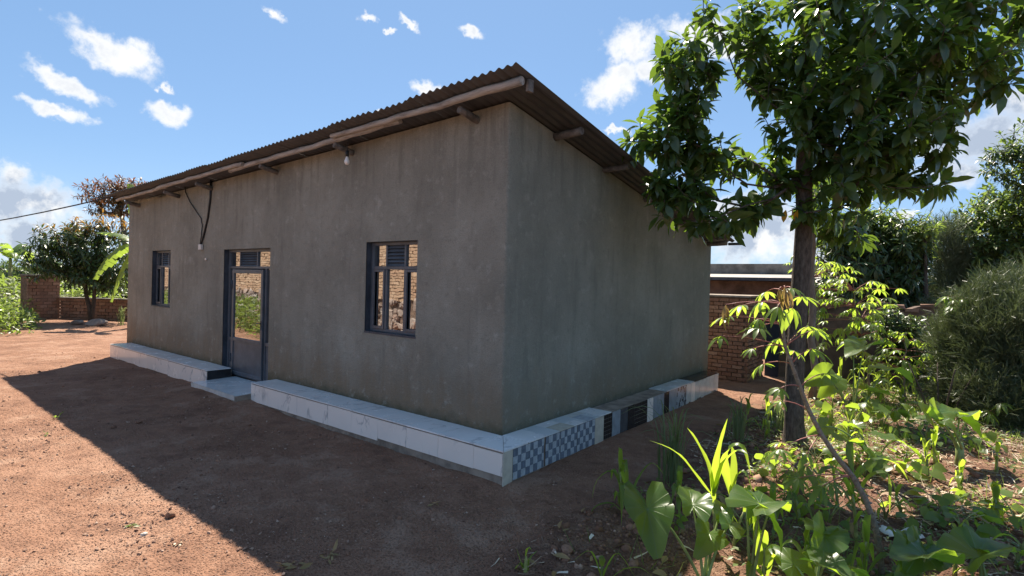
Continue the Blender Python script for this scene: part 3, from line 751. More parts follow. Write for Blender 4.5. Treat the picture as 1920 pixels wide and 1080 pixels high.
for (y0, y1, kd) in FACE:
    mb = MB(); e = .003; y0 += e; y1 -= e; ztop = -.016 + .0015 * y0; zlow = gz(.45, (y0 + y1) / 2) + (.005 if kd in ('white', 'mosaic', 'grey', 'black', 'dark') else -.02)
    if kd == 'check':
        sq = .083; nz_ = 4; zlow = ztop - nz_ * sq; yy = y0; cidx = 0
        while yy < y1 - .01:
            wq = min(sq * rnd.choice((1, 1, 1, .75)), y1 - yy); off = 0
            for r_ in range(nz_):
                facebox(mb, yy + .0012, yy + wq - .0012, zlow + r_ * sq + .0012, zlow + (r_ + 1) * sq - .0012, (cidx + r_ + par) % 2)
            yy += wq; cidx += 1
        facebox(mb, y0, y1, zlow, ztop, 2, -.002)
        mb.build('tile', [M['pale_blue'], M['mid_blue'], M['grout']], plinth); par += cidx
    elif kd == 'mosaic':
        n = max(3, round((y1 - y0) / .06)); hz = 6; sy = (y1 - y0) / n; sz = (ztop - zlow) / hz
        for i in range(n):
            for r_ in range(hz): facebox(mb, y0 + i * sy + .0035, y0 + (i + 1) * sy - .0035, zlow + r_ * sz + .0035, zlow + (r_ + 1) * sz - .0035, 0)
        facebox(mb, y0, y1, zlow, ztop, 1, -.002); mb.build('tile', [M['black_tile'], M['grout']], plinth)
    elif kd == 'stripe':
        n = 14; sy = (y1 - y0) / n
        for i in range(n):
            zz = zlow
            while zz < ztop - .005:
                h = rnd.uniform(.03, .12); z1_ = min(ztop, zz + h); facebox(mb, y0 + i * sy + .001, y0 + (i + 1) * sy - .001, zz + .001, z1_ - .001, rnd.randrange(3)); zz = z1_
        facebox(mb, y0, y1, zlow, ztop, 3, -.002); mb.build('tile', [M['grey_tile'], M['dark_tile'], M['pale_blue'], M['grout']], plinth)
    else:
        n = 2 if kd == 'white' else 1
        for i in range(n):
            mb = MB(); facebox(mb, y0 + (y1 - y0) * i / n + .001, y0 + (y1 - y0) * (i + 1) / n - .001, zlow + rnd.uniform(0, .04) * (kd == 'white'), ztop + rnd.uniform(-.012, .004) * (kd == 'white'), 0, rnd.uniform(-.002, .002))
            mb.build('tile', M[{'cream': 'cream_tile', 'grey': 'grey_tile', 'dark': 'dark_tile', 'black': 'black_tile', 'marble': 'marble', 'white': 'white_tile'}[kd]], plinth)
def top_tile(y0, y1, u0, u1, m_, c0=0.0):
    """piece of the plinth top: u runs 0 at the wall to 1 at the outer edge"""
    t_ = MB(); z = -.001 + .0015 * max(y0, 0) + rnd.uniform(0, .003)
    X0 = lambda y, u: .014 + (xo(y) + .003 - .014) * u
    y0a, y1a = y0 + .002, y1 - .002
    ps = [(X0(y0a, u0) + .002, y0a), (X0(y0a, u1) - .002, y0a - c0), (X0(y1a, u1) - .002, y1a), (X0(y1a, u0) + .002, y1a)]
    t_.add([(x_, y_, z - .011) for x_, y_ in ps] + [(x_, y_, z + .002) for x_, y_ in ps], [(0, 3, 2, 1), (4, 5, 6, 7), (0, 1, 5, 4), (1, 2, 6, 5), (2, 3, 7, 6), (3, 0, 4, 7)])
    t_.build('tile', M[m_], plinth)
mt = MB(); z = 0.001
mt.add([(.034, -.010, -.012), (.404, PF - .002, -.012), (.398, -.02, -.012), (.034, -.006, -.012), (.034, -.010, z), (.404, PF - .002, z), (.398, -.02, z), (.034, -.006, z)],
       [(0, 3, 2, 1), (4, 5, 6, 7), (0, 1, 5, 4), (1, 2, 6, 5), (2, 3, 7, 6), (3, 0, 4, 7)]); mt.build('tile', M['marble_top'], plinth)
for (y0, y1, u0, u1, m_) in ((0, .36, 0, 1, 'marble_top'), (.36, .62, 0, 1, 'slab'), (.62, .95, 0, .45, 'marble_top'), (.62, .95, .45, 1, 'cream_tile'), (.95, 1.27, 0, .6, 'slab'), (.95, 1.18, .6, 1, 'marble_top'),
                             (1.18, 1.27, .6, 1, 'slab'), (1.27, 1.62, 0, .35, 'white_tile'), (1.27, 1.5, .35, 1, 'pale_blue'), (1.5, 1.62, .35, 1, 'slab'), (1.62, 1.95, 0, 1, 'marble_top'),
                             (3.95, 4.3, 0, 1, 'slab'), (4.3, 4.55, 0, .5, 'white_tile'), (4.3, 4.55, .5, 1, 'marble_top'), (4.55, 4.9, 0, 1, 'white_tile'), (4.9, 5.25, 0, 1, 'slab'), (5.25, 5.7, 0, 1, 'black_tile'), (5.7, 6.2, 0, 1, 'black_tile'), (6.2, 6.68, 0, 1, 'black_tile')):
    top_tile(y0, y1, u0, u1, m_)
# doorstep slab
ds = MB(); ds.add([(-6.61, .0, -.45), (-4.98, .0, -.45), (-4.98, -.70, -.45), (-6.61, -.70, -.45), (-6.61, .0, -.178), (-4.98, .0, -.178), (-4.98, -.70, -.196), (-6.61, -.70, -.196)],
                  [(0, 1, 2, 3), (7, 6, 5, 4), (0, 4, 5, 1), (1, 5, 6, 2), (2, 6, 7, 3), (3, 7, 4, 0)])
step = ds.build('doorstep', M['cement'], house)
for i in range(3):
    a = -6.61 + i * .545
    t_ = MB(); t_.add([(a + .002, .06, -.178), (a + .543, .06, -.178), (a + .543, -.70, -.197), (a + .002, -.70, -.197), (a + .002, .06, -.166), (a + .543, .06, -.166), (a + .543, -.70, -.185), (a + .002, -.70, -.185)],
                      [(0, 1, 2, 3), (7, 6, 5, 4), (0, 4, 5, 1), (1, 5, 6, 2), (2, 6, 7, 3), (3, 7, 4, 0)]); t_.build('tile', M['slab'], step)
t_ = MB(); t_.box((-6.61, -.716, -.26), (-4.98, -.704, -.182), 0, .002); t_.build('tile', M['white_tile'], step)

# things fixed to the house
bl = empty('light_bulb', (-2.74, -.25, 3.33), 'white light bulb hanging in a black holder under the eave', 'light bulb')
b = MB()
prof = [(.0, -.04), (.022, -.034), (.036, -.012), (.038, .012), (.03, .036), (.019, .06), (.017, .085)]
n = 14; vs = []; fs = []
for r_, z_ in prof:
    for k in range(n): vs.append((-2.74 + r_ * math.cos(2 * math.pi * k / n), -.25 + r_ * math.sin(2 * math.pi * k / n), 3.40 + z_))
for i in range(len(prof) - 1):
    for k in range(n): fs.append((i * n + k, i * n + (k + 1) % n, (i + 1) * n + (k + 1) % n, (i + 1) * n + k))
b.add(vs, fs, 0, True); b.build('bulb', M['bulb'], bl)
b = MB(); b.tube([(-2.74, -.25, 3.475), (-2.74, -.25, 3.56)], .024, 10); b.tube([(-2.74, -.25, 3.56), (-2.74, -.25, 3.68), (-2.76, -.18, 3.70)], .005, 6); b.build('bulb_holder', M['cable'], bl)
jb = MB(); jb.box((-8.09, -.055, 2.26), (-7.97, -.004, 2.37)); o = bevel(jb.build('junction_box', M['white_plastic']), .008, 2); tag(o, 'small white junction box on the plaster below the cables', 'junction box')
jb = MB(); jb.box((-7.85, -.022, 2.045), (-7.785, -.004, 2.09)); o = bevel(jb.build('light_switch', M['white_plastic']), .004, 1); tag(o, 'tiny white switch on the wall left of the door', 'switch')
b = MB(); b.tube([(-7.63, -.02, 3.66), (-7.65, -.018, 3.3), (-7.75, -.018, 2.9), (-7.92, -.02, 2.55), (-8.0, -.03, 2.37)], [.022, .02, .02, .018, .014], 7); tag(b.build('cable', M['cable']), 'thick black cable running straight down the wall to the junction box', 'cable')
b = MB(); b.tube([(-8.88, -.03, 3.68), (-8.85, -.02, 3.5), (-8.62, -.02, 3.28), (-8.28, -.02, 3.05), (-8.06, -.018, 2.9), (-8.0, -.018, 2.75), (-8.04, -.02, 2.5), (-8.045, -.03, 2.37)], .010, 6); tag(b.build('cable', M['cable']), 'thin black cable looping loosely down the wall to the junction box', 'cable')
pA = np.array([-11.9, -.4, 3.62]); pB = at(-420, 385, 40)
pts = [pA + (pB - pA) * k / 24 + np.array([0, 0, -1.35 * 4 * (k / 24) * (1 - k / 24)]) for k in range(25)]
b = MB(); b.tube(pts, .018, 5); tag(b.build('power_line', M['cable']), 'black overhead power line sagging from the left end of the roof', 'power line')

# ------------------------------------------------------------------ brick and stone walls
BR = {}
def brick_mesh(k, mat_, l, h, w):
    key = (k, mat_, l, h, w)
    if key not in BR:
        b = MB(); b.box((-l / 2, -w / 2, -h / 2), (l / 2, w / 2, h / 2), 0, .006); BR[key] = b.mesh('brick', M[mat_])
    return BR[key]
def brick_face(parent, origin, ux, length, height, mat_='brick', bl=.24, bh=.085, gap=.016, depth=.05, out=(0, -1, 0), skip=None, start=0):
    """courses of single brick objects set slightly proud of the mortar"""
    o = np.array(origin, float); ux = norm(np.array(ux, float)); a = math.atan2(ux[1], ux[0]); out = np.array(out, float)
    z = bh / 2; r_ = start
    while z + bh / 2 < height + .01:
        x_ = -bl * .5 * (r_ % 2)
        while x_ < length - .03:
            x0, x1 = max(x_, 0), min(x_ + bl, length)
            if x1 - x0 > .06 and not (skip and skip((x0 + x1) / 2, z)):
                c = o + ux * (x0 + x1) / 2 + np.array([0, 0, z]) + out * rnd.uniform(-.012, .004)
                me = brick_mesh(rnd.randrange(4), mat_, bl, bh, depth)
                ob = link('brick', me, parent, loc=tuple(c - np.array(parent.location)))
                ob.rotation_euler = (rnd.uniform(-.02, .02), rnd.uniform(-.02, .02), a); ob.scale = ((x1 - x0 - .002) / bl, 1, 1)
            x_ += bl + gap
        z += bh + gap; r_ += 1
def bricks_np(name, parent, origin, ux, length, z0, z1, out, mat_, bl=.24, bh=.10, gap=.02, depth=.06, zfun=None):
    """a far wall's bricks as one part"""
    V, Q = [], []; o = np.array(origin, float); ux = norm(np.array(ux, float)); out = np.array(out, float)
    z = z0; r_ = 0
    while z + bh <= z1:
        x_ = -bl * .5 * (r_ % 2)
        while x_ < length:
            j = [rnd.uniform(-.012, .012) for _ in range(4)]; pr = rnd.uniform(.0, .03)
            b0 = len(V)
            for dd in (0, 1):
                for (uu, zz) in ((0, 0), (1, 0), (1, 1), (0, 1)):
                    p = o + ux * (x_ + uu * bl + j[0] * (uu - .5)) + out * (depth * dd * .6 + pr * dd) + np.array([0, 0, z + zz * bh + j[1 + zz] * .6])
                    V.append(p)
            Q += [[b0 + 4, b0 + 5, b0 + 6, b0 + 7], [b0, b0 + 1, b0 + 5, b0 + 4], [b0 + 1, b0 + 2, b0 + 6, b0 + 5], [b0 + 2, b0 + 3, b0 + 7, b0 + 6], [b0 + 3, b0, b0 + 4, b0 + 7]]
            x_ += bl + gap
        z += bh + gap; r_ += 1
    return link(name, np_mesh(name, V, Q, M[mat_], smooth=False), parent)

# the wall across the yard, seen mirrored in the panes
OWY = -8.7
ow = empty('boundary_wall', (-22, OWY, -.4), 'long pale brick wall on a stone footing across the yard, seen mirrored in the window panes', 'wall')
b = MB(); b.box((-42, OWY - .4, -.6), (-7.5, OWY - .02, 4.6)); b.build('wall_core', M['mortar'], ow)
tag(bricks_np('brick_courses', ow, (-42, OWY - .02, 0), (1, 0, 0), 34.4, .95, 4.55, (0, 1, 0), 'brick_pale'), kind='stuff')
V, Q = [], []
for i in range(700):                                    # rubble footing
    cx_, cz_ = rnd.uniform(-42, -7.6), rnd.uniform(-.45, 1.0); s_ = rnd.uniform(.10, .26); k = 7; b0 = len(V)
    ang = sorted(rnd.uniform(0, 6.28) for _ in range(k))
    for a in ang: V.append((cx_ + 1.3 * s_ * math.cos(a), OWY - .02 + rnd.uniform(.0, .03), cz_ + s_ * math.sin(a)))
    for a in ang: V.append((cx_ + 1.0 * s_ * math.cos(a), OWY + rnd.uniform(.05, .13), cz_ + .8 * s_ * math.sin(a)))
    V.append((cx_, OWY + .12, cz_)); c_ = len(V) - 1
    for j in range(k):
        n_ = (j + 1) % k; Q += [[b0 + j, b0 + n_, b0 + k + n_, b0 + k + j], [b0 + k + j, b0 + k + n_, c_, c_]]
me = bpy.data.meshes.new('footing_stones'); me.from_pydata([tuple(v) for v in V], [], [q if q[2] != q[3] else q[:3] for q in Q]); me.materials.append(M['stone']); tag(link('footing_stones', me, ow), kind='stuff')

# gate wall at the far left, in front of the dark tree
A0 = on_z(50, 603); A1 = on_z(112, 600); A2 = on_z(238, 604)
gw = empty('gate_wall', tuple(A0), 'low brown brick wall with a tall square pillar at its left end, far left of the yard', 'wall')
dG = norm(A1 - A0); nG = np.array([dG[1], -dG[0], 0]);
if nG @ (CAM - A0) < 0: nG = -nG
lenP = float(np.linalg.norm(A1 - A0)); dpt = np.linalg.norm(A0 - CAM)
hP = float(on_z(48, 602)[2]) 
PH = 1.90; LH = .96
def obox(mb, o, ux, l, nrm_, w_, z0, z1, mi=0):
    """box from o along ux, going back w_ from the face whose outward normal is nrm_"""
    ux = norm(np.array(ux)) * np.array([1, 1, 0]); uy = -np.array(nrm_) * np.array([1, 1, 0])
    vs = [o + ux * a + uy * b_ + np.array([0, 0, z - o[2]]) for z in (z0, z1) for a, b_ in ((0, 0), (l, 0), (l, w_), (0, w_))]
    mb.add(vs, [(0, 3, 2, 1), (4, 5, 6, 7), (0, 1, 5, 4), (1, 2, 6, 5), (2, 3, 7, 6), (3, 0, 4, 7)], mi)
zg0 = gz(A0[0], A0[1]) - .05
b = MB(); obox(b, A0 - nG * .03, dG, lenP, nG, .42, zg0, zg0 + PH - .02); b.build('pillar_core', M['mortar'], gw)
b = MB(); obox(b, A0 + nG * .07 - dG * .03, dG, lenP + .06, nG, .52, zg0 + PH - .02, zg0 + PH + .05); b.build('coping', M['concrete'], gw)
dL = norm(A2 - A1); nL = np.array([dL[1], -dL[0], 0]); 
if nL @ (CAM - A1) < 0: nL = -nL
lenL = float(np.linalg.norm(A2 - A1)) + 1.5
b = MB(); obox(b, A1 - nL * .03, dL, lenL, nL, .22, zg0, zg0 + LH - .02); b.build('wall_core', M['mortar'], gw)
b = MB(); obox(b, A1 + nL * .06, dL, lenL, nL, .32, zg0 + LH - .02, zg0 + LH + .03); b.build('coping', M['concrete'], gw)
o_ = A0.copy(); o_[2] = zg0
brick_face(gw, o_, dG, lenP * .36, PH - .02, 'gate_brick', .30, .115, .022, .08, nG)
brick_face(gw, o_ + dG * lenP * .36 - nG * .05, dG, lenP * .64, PH - .02, 'gate_brick', .30, .115, .022, .08, nG)
o_ = A1.copy(); o_[2] = zg0
brick_face(gw, o_, dL, lenL, LH - .02, 'gate_brick', .30, .115, .022, .08, nL)

# brick pier behind the far end of the gable
P0 = on_z(1330, 702); P1 = on_z(1398, 722)
pier = empty('brick_pier', (-.5, 8.05, -.42), 'rough brown brick pier standing behind the far end of the house', 'pier')
b = MB(); b.box((-1.6, 8.08, -.6), (.47, 9.5, 1.56)); b.build('pier_core', M['mortar'], pier)
b = MB(); b.box((-1.62, 8.02, 1.56), (.53, 9.52, 1.60), 0, .012); b.build('pier_top', M['cement'], pier)
brick_face(pier, (-1.6, 8.06, -.42), (1, 0, 0), 2.07, 1.96, 'brick', .21, .075, .014, .06, (0, -1, 0))
brick_face(pier, (.49, 8.05, -.42), (0, 1, 0), 1.4, 1.96, 'brick', .21, .075, .014, .06, (1, 0, 0), start=1)

# low house behind the yard
hB = empty('low_house', (-1, 15.2, -.4), 'low brown house with a pale flat roof and a blue door behind the pier', 'house')
yB = 15.0
b = MB(); b.box((-9, yB, -.6), (1.05, yB + 5, 2.02)); b.box((1.95, yB, -.6), (2.4, yB + 5, 2.02)); b.box((1.05, yB, 1.75), (1.95, yB + 5, 2.02)); b.build('wall', M['mud_wall'], hB)
b = MB(); b.box((1.05, yB + .1, -.6), (1.95, yB + .14, 1.75)); b.build('door', M['blue_door'], hB)
b = MB(); b.box((-9.2, yB - .75, 2.03), (2.5, yB - .68, 2.13)); b.build('fascia', M['steel_dark'], hB)
rs = MB(); rs.add([(-9.2, yB - .72, 2.135), (2.5, yB - .72, 2.135), (2.5, yB + 2.4, 2.32), (-9.2, yB + 2.4, 2.32), (-9.2, yB - .72, 2.10), (2.5, yB - .72, 2.10), (2.5, yB + 2.4, 2.28), (-9.2, yB + 2.4, 2.28)],
                  [(0, 1, 2, 3), (7, 6, 5, 4), (0, 4, 5, 1), (1, 5, 6, 2), (2, 6, 7, 3), (3, 7, 4, 0)]); rs.build('roof', M['roof_sheet'], hB)
b = MB(); b.box((-9.1, yB + 2.42, 1.9), (2.45, yB + 2.6, 2.72)); b.build('parapet', M['concrete'], hB)

# mud wall behind the tree
mw = empty('mud_wall', (2.3, 9.8, -.4), 'dark mud plastered wall with a blue door at its left end behind the big tree', 'wall')
b = MB(); n = 12
A = np.array([.75, 9.75]); B = np.array([4.05, 10.9]); dd = norm(B - A); nn = np.array([-dd[1], dd[0]])
ring = [(A + (B - A) * i / n, 1.42 + .06 * math.sin(i * 1.9) + rnd.uniform(-.03, .03)) for i in range(n + 1)]
vs = []
for p_, h_ in ring:
    q_ = p_ + nn * .3; e_ = rnd.uniform(-.02, .02)
    vs += [(p_[0], p_[1] + e_, -.7), (p_[0], p_[1] + e_, h_), (q_[0], q_[1], h_), (q_[0], q_[1], -.7)]
fs = []
for i in range(n):
    a = 4 * i; fs += [(a, a + 4, a + 5, a + 1), (a + 1, a + 5, a + 6, a + 2), (a + 2, a + 6, a + 7, a + 3)]
fs += [(0, 1, 2, 3), (4 * n + 3, 4 * n + 2, 4 * n + 1, 4 * n)]
b.add(vs, fs); b.build('wall_body', M['mud_wall'], mw)
b = MB()
for i in range(n):
    p_ = ring[i][0]; q_ = ring[i + 1][0]; c_ = (p_ + q_) / 2
    b.box((c_[0] - .13, c_[1] - .04, ring[i][1] - .02), (c_[0] + .13, c_[1] + .36, ring[i][1] + .05), 0, .012)
tag(b.build('coping_bricks', M['brick'], mw), kind='stuff')
b = MB(); b.box((.50, 9.62, -.5), (.80, 9.70, 1.25), 0, .01); b.build('door', M['blue_door'], mw)

# small far house with a red roof
p = at(150, 541, 75)
fh = empty('far_house', tuple(p), 'tiny far house with a red tiled roof seen beyond the low wall', 'house')
b = MB(); b.box((p[0] - 4, p[1] - 3, p[2] - 4), (p[0] + 4, p[1] + 3, p[2] - .4)); b.build('wall', M['mud_wall'], fh)
b = MB(); b.add([(p[0] - 4.5, p[1] - 3.5, p[2] - .5), (p[0] + 4.5, p[1] - 3.5, p[2] - .5), (p[0] + 4.5, p[1] + 3.5, p[2] - .5), (p[0] - 4.5, p[1] + 3.5, p[2] - .5), (p[0] - 2.5, p[1], p[2] + 1.3), (p[0] + 2.5, p[1], p[2] + 1.3)],
               [(0, 1, 5, 4), (1, 2, 5), (2, 3, 4, 5), (3, 0, 4), (3, 2, 1, 0)]); b.build('roof', M['red_tile_roof'], fh)

# ------------------------------------------------------------------ trees
class Tree:
    def __init__(self): self.p = []; self.par = []; self.fix = []; self.lock = []
    def node(self, pos, par, r=None, lock=False):
        self.p.append(np.array(pos, float)); self.par.append(par); self.fix.append(r); self.lock.append(lock); return len(self.p) - 1
    def chain(self, pts, radii, par=-1):
        ids = []
        for q, r in zip(pts, radii): par = self.node(q, par, r); ids.append(par)
        return ids
    def attach(self, target, jit=.1, updown=.15, allow=None):
        P = np.array(self.p); t_ = np.array(target, float)
        dv = t_ - P; dist = np.linalg.norm(dv, axis=1) + np.maximum(0, P[:, 2] - t_[2] + .1) * 1.2 + np.array([5.0 if l else 0 for l in self.lock])
        i = int(np.argmin(dist)); n = max(2, int(np.linalg.norm(t_ - P[i]) / .35)); par = i; L_ = np.linalg.norm(t_ - P[i])
        for k in range(1, n + 1):
            f = k / n; q = P[i] + (t_ - P[i]) * f
            q = q + np.array([rnd.gauss(0, jit), rnd.gauss(0, jit), rnd.gauss(0, jit * .6)]) * L_ * .25 * math.sin(math.pi * f) + np.array([0, 0, -updown * L_ * .3 * math.sin(math.pi * f)])
            par = self.node(q, par)
        return par
    def radii(self, tip=.006, ex=2.2):
        n = len(self.p); acc = np.zeros(n); ch = [0] * n
        for i in range(n - 1, -1, -1):
            r = acc[i] ** (1 / ex) if acc[i] > 0 else tip
            if self.fix[i] is not None: r = self.fix[i]
            acc[i] = r ** ex
            if self.par[i] >= 0 and self.fix[i] is None: acc[self.par[i]] += r ** ex
        return np.array([a ** (1 / ex) for a in acc])
    def tubes(self, start_filter, R, sides=6):
        """list of polylines (start at parent)"""
        kids = [[] for _ in self.p]
        for i, q in enumerate(self.par):
            if q >= 0: kids[q].append(i)
        return kids
def tree_parts(root, T, bark_, R, nfix, name='branch', joined=False, smin=.0):
    kids = [[] for _ in T.p]
    for i, q in enumerate(T.par):
        if q >= 0: kids[q].append(i)
    starts = [i for i in range(nfix, len(T.p)) if T.par[i] < nfix]
    allb = MB()
    for s in starts:
        b = allb if joined else MB(); stack = [(T.par[s], s)]
        while stack:
            p0, c = stack.pop(); pts = [T.p[p0], T.p[c]]; rr = [min(R[p0], R[c] * 1.15), R[c]]
            while kids[c]:
                ks = sorted(kids[c], key=lambda k: -R[k]); 
                for k in ks[1:]: stack.append((c, k))
                c = ks[0]; pts.append(T.p[c]); rr.append(R[c])
            b.tube(pts, rr, 7 if max(rr) > .03 else (5 if max(rr) > .012 else 4), 0, True, .04)
        if not joined: b.build(name, bark_, root)
    if joined and allb.v: tag(allb.build('branches', bark_, root), kind='stuff')

def rosette(c, axis_, n, L, spread=(15, 100), droop=.35, r=.03):
    """leaf transforms of a whorl round a twig tip"""
    axis_ = norm(np.array(axis_, float)); t1 = norm(np.cross(axis_, [0.3, .2, 1.0])); t2 = np.cross(axis_, t1)
    k = np.arange(n); a = k * 2.39996 + rng.uniform(0, 6.28); f = (k + .5) / n
    th = np.radians(spread[0] + (spread[1] - spread[0]) * f + rng.normal(0, 9, n))
    rad = np.cos(a)[:, None] * t1 + np.sin(a)[:, None] * t2
    dirs = np.cos(th)[:, None] * axis_ + np.sin(th)[:, None] * rad
    dirs[:, 2] -= droop * rng.uniform(.4, 1.3, n) * (.4 + f); dirs = norm(dirs)
    nr = np.cross(dirs, np.cross(np.array([0, 0, 1.0]) + axis_ * .6 + rng.normal(0, .25, (n, 3)), dirs))
    pos = np.array(c) - axis_ * (f * r * 3)[:, None] + dirs * .01
    return frames(pos, dirs, nr, L * rng.uniform(.55, 1.22, n) * (1 - .25 * (1 - f)))

LT = {
 'broad': [leaf_t(4, w, fo, cu, .07, pk, twist=tw) for w, fo, cu, pk, tw in ((.40, .28, .18, .52, .2), (.46, .2, .32, .55, -.3), (.38, .4, .1, .5, .0), (.43, .3, .45, .54, .35))],
 'slim': [leaf_t(3, w, fo, cu, .06, .45, twist=tw) for w, fo, cu, tw in ((.25, .25, .25, .2), (.29, .3, .4, -.2), (.23, .2, .1, .4))],
 'small': [leaf_t(2, w, fo, cu, .05, .5) for w, fo, cu in ((.42, .2, .2), (.36, .3, .35))],
}
def crown_points(lobes, n, rng_):
    """points spread through the lobes' volume, denser near the shells"""
    out = []; w = np.array([l[1] * l[2] * l[3] for l in lobes]) ** .85; w = w / w.sum()
    cnt = rng_.multinomial(n, w)
    for (c, rx, ry, rz), m_ in zip(lobes, cnt):
        v = norm(rng_.normal(size=(m_, 3))); r = rng_.uniform(.12, 1, m_) ** .5
        out.append(np.array(c) + v * r[:, None] * np.array([rx, ry, rz]))
    return np.concatenate(out)

def small_tree(name, label, cat, group, base, trunks, lobes, ncl, nleaf, L, tmpl, mats, bark_, tip=.007, droop=.35, spread=(20, 105), mixf=None, seed=1):
    """trunks: list of (points, radii); crown as whorls at the twig ends; foliage joined"""
    g = np.random.default_rng(seed); root = empty(name, tuple(base), label, cat, group); T = Tree()
    for pts, rr in trunks:
        b = MB(); b.tube(pts, rr, 9, 0, True, .05); b.build('trunk', bark_, root)
        T.chain(pts, rr)
    for i in range(len(T.p)):
        if T.p[i][2] < base[2] + .45 * (max(q[2] for q in T.p) - base[2]): T.lock[i] = True
    nfix = len(T.p); pts = crown_points(lobes, ncl, g); c0 = np.mean([l[0] for l in lobes], axis=0)
    order = np.argsort(np.linalg.norm(pts - T.p[nfix - 1], axis=1)); ends = [(T.attach(pts[i]), pts[i]) for i in order]
    R = T.radii(tip); tree_parts(root, T, bark_, R, nfix, joined=True)
    Ts = []
    for e, q in ends:
        ax = norm(q - T.p[T.par[e]]) + norm(q - c0) * .5 + np.array([0, 0, .25]); Ts.append(rosette(q, ax, nleaf, L, spread, droop, L * .25))
    Ts = np.concatenate(Ts); V, Q, Mi = bake(LT[tmpl], Ts)
    if len(mats) > 1:
        per = len(LT[tmpl][0][1]); zc = V[Q[:, 0]]
        Mi = np.where(mixf(zc), 1, 0)
    tag(link('crown', np_mesh('crown', V, Q, [M[k] for k in mats], Mi), root), kind='stuff')
    return root

# --- the big tree beside the house
D0 = 7.365
tb = at(1490, 842, D0); tb[2] = gz(tb[0], tb[1]) - .03
tree = empty('broadleaf_tree', tuple(tb), 'tall broadleaf tree with glossy drooping leaves and rough trunk beside the gable', 'tree')
tp_px = [(1490, 842), (1489, 790), (1490, 700), (1496, 600), (1503, 500), (1508, 400), (1507, 330), (1511, 240), (1514, 140), (1516, 40), (1520, -80), (1515, -200)]
tp_r = [.16, .125, .112, .11, .108, .105, .105, .09, .075, .06, .04, .02]
tpts = [at(x_, y_, D0 + .02 * i) for i, (x_, y_) in enumerate(tp_px)]; tpts[0] = tb
b = MB(); b.tube([tpts[0] + np.array([0, 0, -.15])] + tpts, [.2] + tp_r, 14, 0, True, .05); b.build('trunk', M['bark'], tree)
T = Tree(); T.chain(tpts, tp_r)
for i in range(len(T.p)): T.lock[i] = i < 5
nfix = len(T.p)
lim = [[(1500, 362), (1450, 352), (1400, 345), (1350, 318)], [(1510, 300), (1580, 320), (1640, 300), (1700, 240)], [(1512, 230), (1570, 150), (1640, 90), (1700, 40)], [(1512, 250), (1440, 190), (1380, 140), (1350, 60)], [(1507, 345), (1450, 372), (1400, 385), (1352, 405)]]
lofs = [-.25, .1, .4, .25, -.55]
for pts_, lo in zip(lim, lofs):
    par = 6 if pts_[0][1] > 280 else 7
    for k, (x_, y_) in enumerate(pts_[1:]): par = T.node(at(x_, y_, D0 + lo * (k + 1) / 2), par)
# lobes: picture position of a leafy mass, half sizes in metres, depth offset
PXM = D0 / F_PX
LOB = [(1278, 140, 60, 90, .25, .5), (1245, 245, 76, 62, .2, .5), (1230, 320, 48, 45, .1, .45), (1330, 290, 75, 42, .2, .5), (1275, 370, 52, 45, .0, .4), (1335, 418, 42, 30, -.2, .35), (1400, 395, 38, 18, -.2, .3),
       (1370, 25, 75, 55, .5, .5), (1450, 90, 60, 75, .5, .5), (1530, 60, 110, 95, -.2, 1.3), (1490, 215, 62, 55, -.2, .5), (1450, 150, 48, 55, .6, .4), (1580, 180, 95, 75, -.5, 1.0), (1455, 290, 50, 34, .2, .35),
       (1660, 90, 100, 100, -.1, 1.2), (1750, 60, 85, 85, .0, 1.0), (1790, 150, 75, 50, -.1, .7), (1860, 110, 60, 60, -.2, .6), (1890, 40, 45, 60, -.1, .5), (1640, 240, 85, 65, -.6, .9), (1720, 240, 70, 65, -.4, .7), (1560, 290, 80, 42, -.5, .7),
       (1700, 310, 80, 38, -.5, .5), (1750, 350, 42, 36, -.4, .35), (1600, 345, 95, 26, -.5, .5), (1560, 400, 60, 24, -.3, .4), (1560, -90, 150, 60, .5, .6), (1690, -60, 110, 60, .4, .6), (1455, 335, 30, 30, .1, .4)]
lobes = []
Mx3 = np.stack([ri, up, fw], 1)
pts = []
g = np.random.default_rng(21)
for (px, py, a, b_, do, dz_) in LOB:
    vol = (a * b_) * (.5 + dz_); m_ = max(6, int(vol / (175 if px < 1345 else 330)))
    v = norm(g.normal(size=(m_, 3))) * (g.uniform(.1, 1, m_) ** .42)[:, None]
    for q in v: pts.append(at(px, py, D0 + do) + ri * q[0] * a * PXM + up * q[1] * b_ * PXM + fw * q[2] * dz_)
pts = np.array(pts)
order = np.argsort(np.linalg.norm(pts - tpts[6], axis=1))
ends = [(T.attach(pts[i], .12, .1), pts[i]) for i in order]
R = T.radii(.0055, 2.35)
tree_parts(tree, T, M['bark'], R, nfix)
Ts = []
for e, q in ends:
    ax = norm(q - T.p[T.par[e]]) + np.array([0, 0, .15]) + norm(q - np.array(tpts[7])) * .35
    Ts.append(rosette(q, ax, int(rng.integers(10, 15)), .28, (25, 115), .45, .06))
    m2 = T.p[T.par[e]]
    Ts.append(rosette(m2, ax + rng.normal(0, .3, 3), int(rng.integers(3, 7)), .27, (60, 115), .4, .05))
Ts = np.concatenate(Ts)
cpos = Ts[:, :, 3] + Ts[:, :, 0] * .5; rel = cpos - CAM; dep = rel @ fw
pxx = 960 + F_PX * (rel @ ri) / dep; pyy = 540 - F_PX * (rel @ up) / dep
area = np.abs(np.einsum('ij,ij->i', Ts[:, :, 2], rel)) / dep ** 3
score = area * (1 + 1.5 * rng.random(len(Ts))) * np.where((pxx > 0) & (pxx < 1920) & (pyy > 5) & (pyy < 700), 1, 0) / np.maximum(.3, dep - 5.2)
big = np.argsort(-score)[:300]; keep = np.ones(len(Ts), bool); keep[big] = False
wh = rng.integers(0, 4, len(Ts))
V, Q, Mi = bake(LT['broad'], Ts[keep], wh[keep])
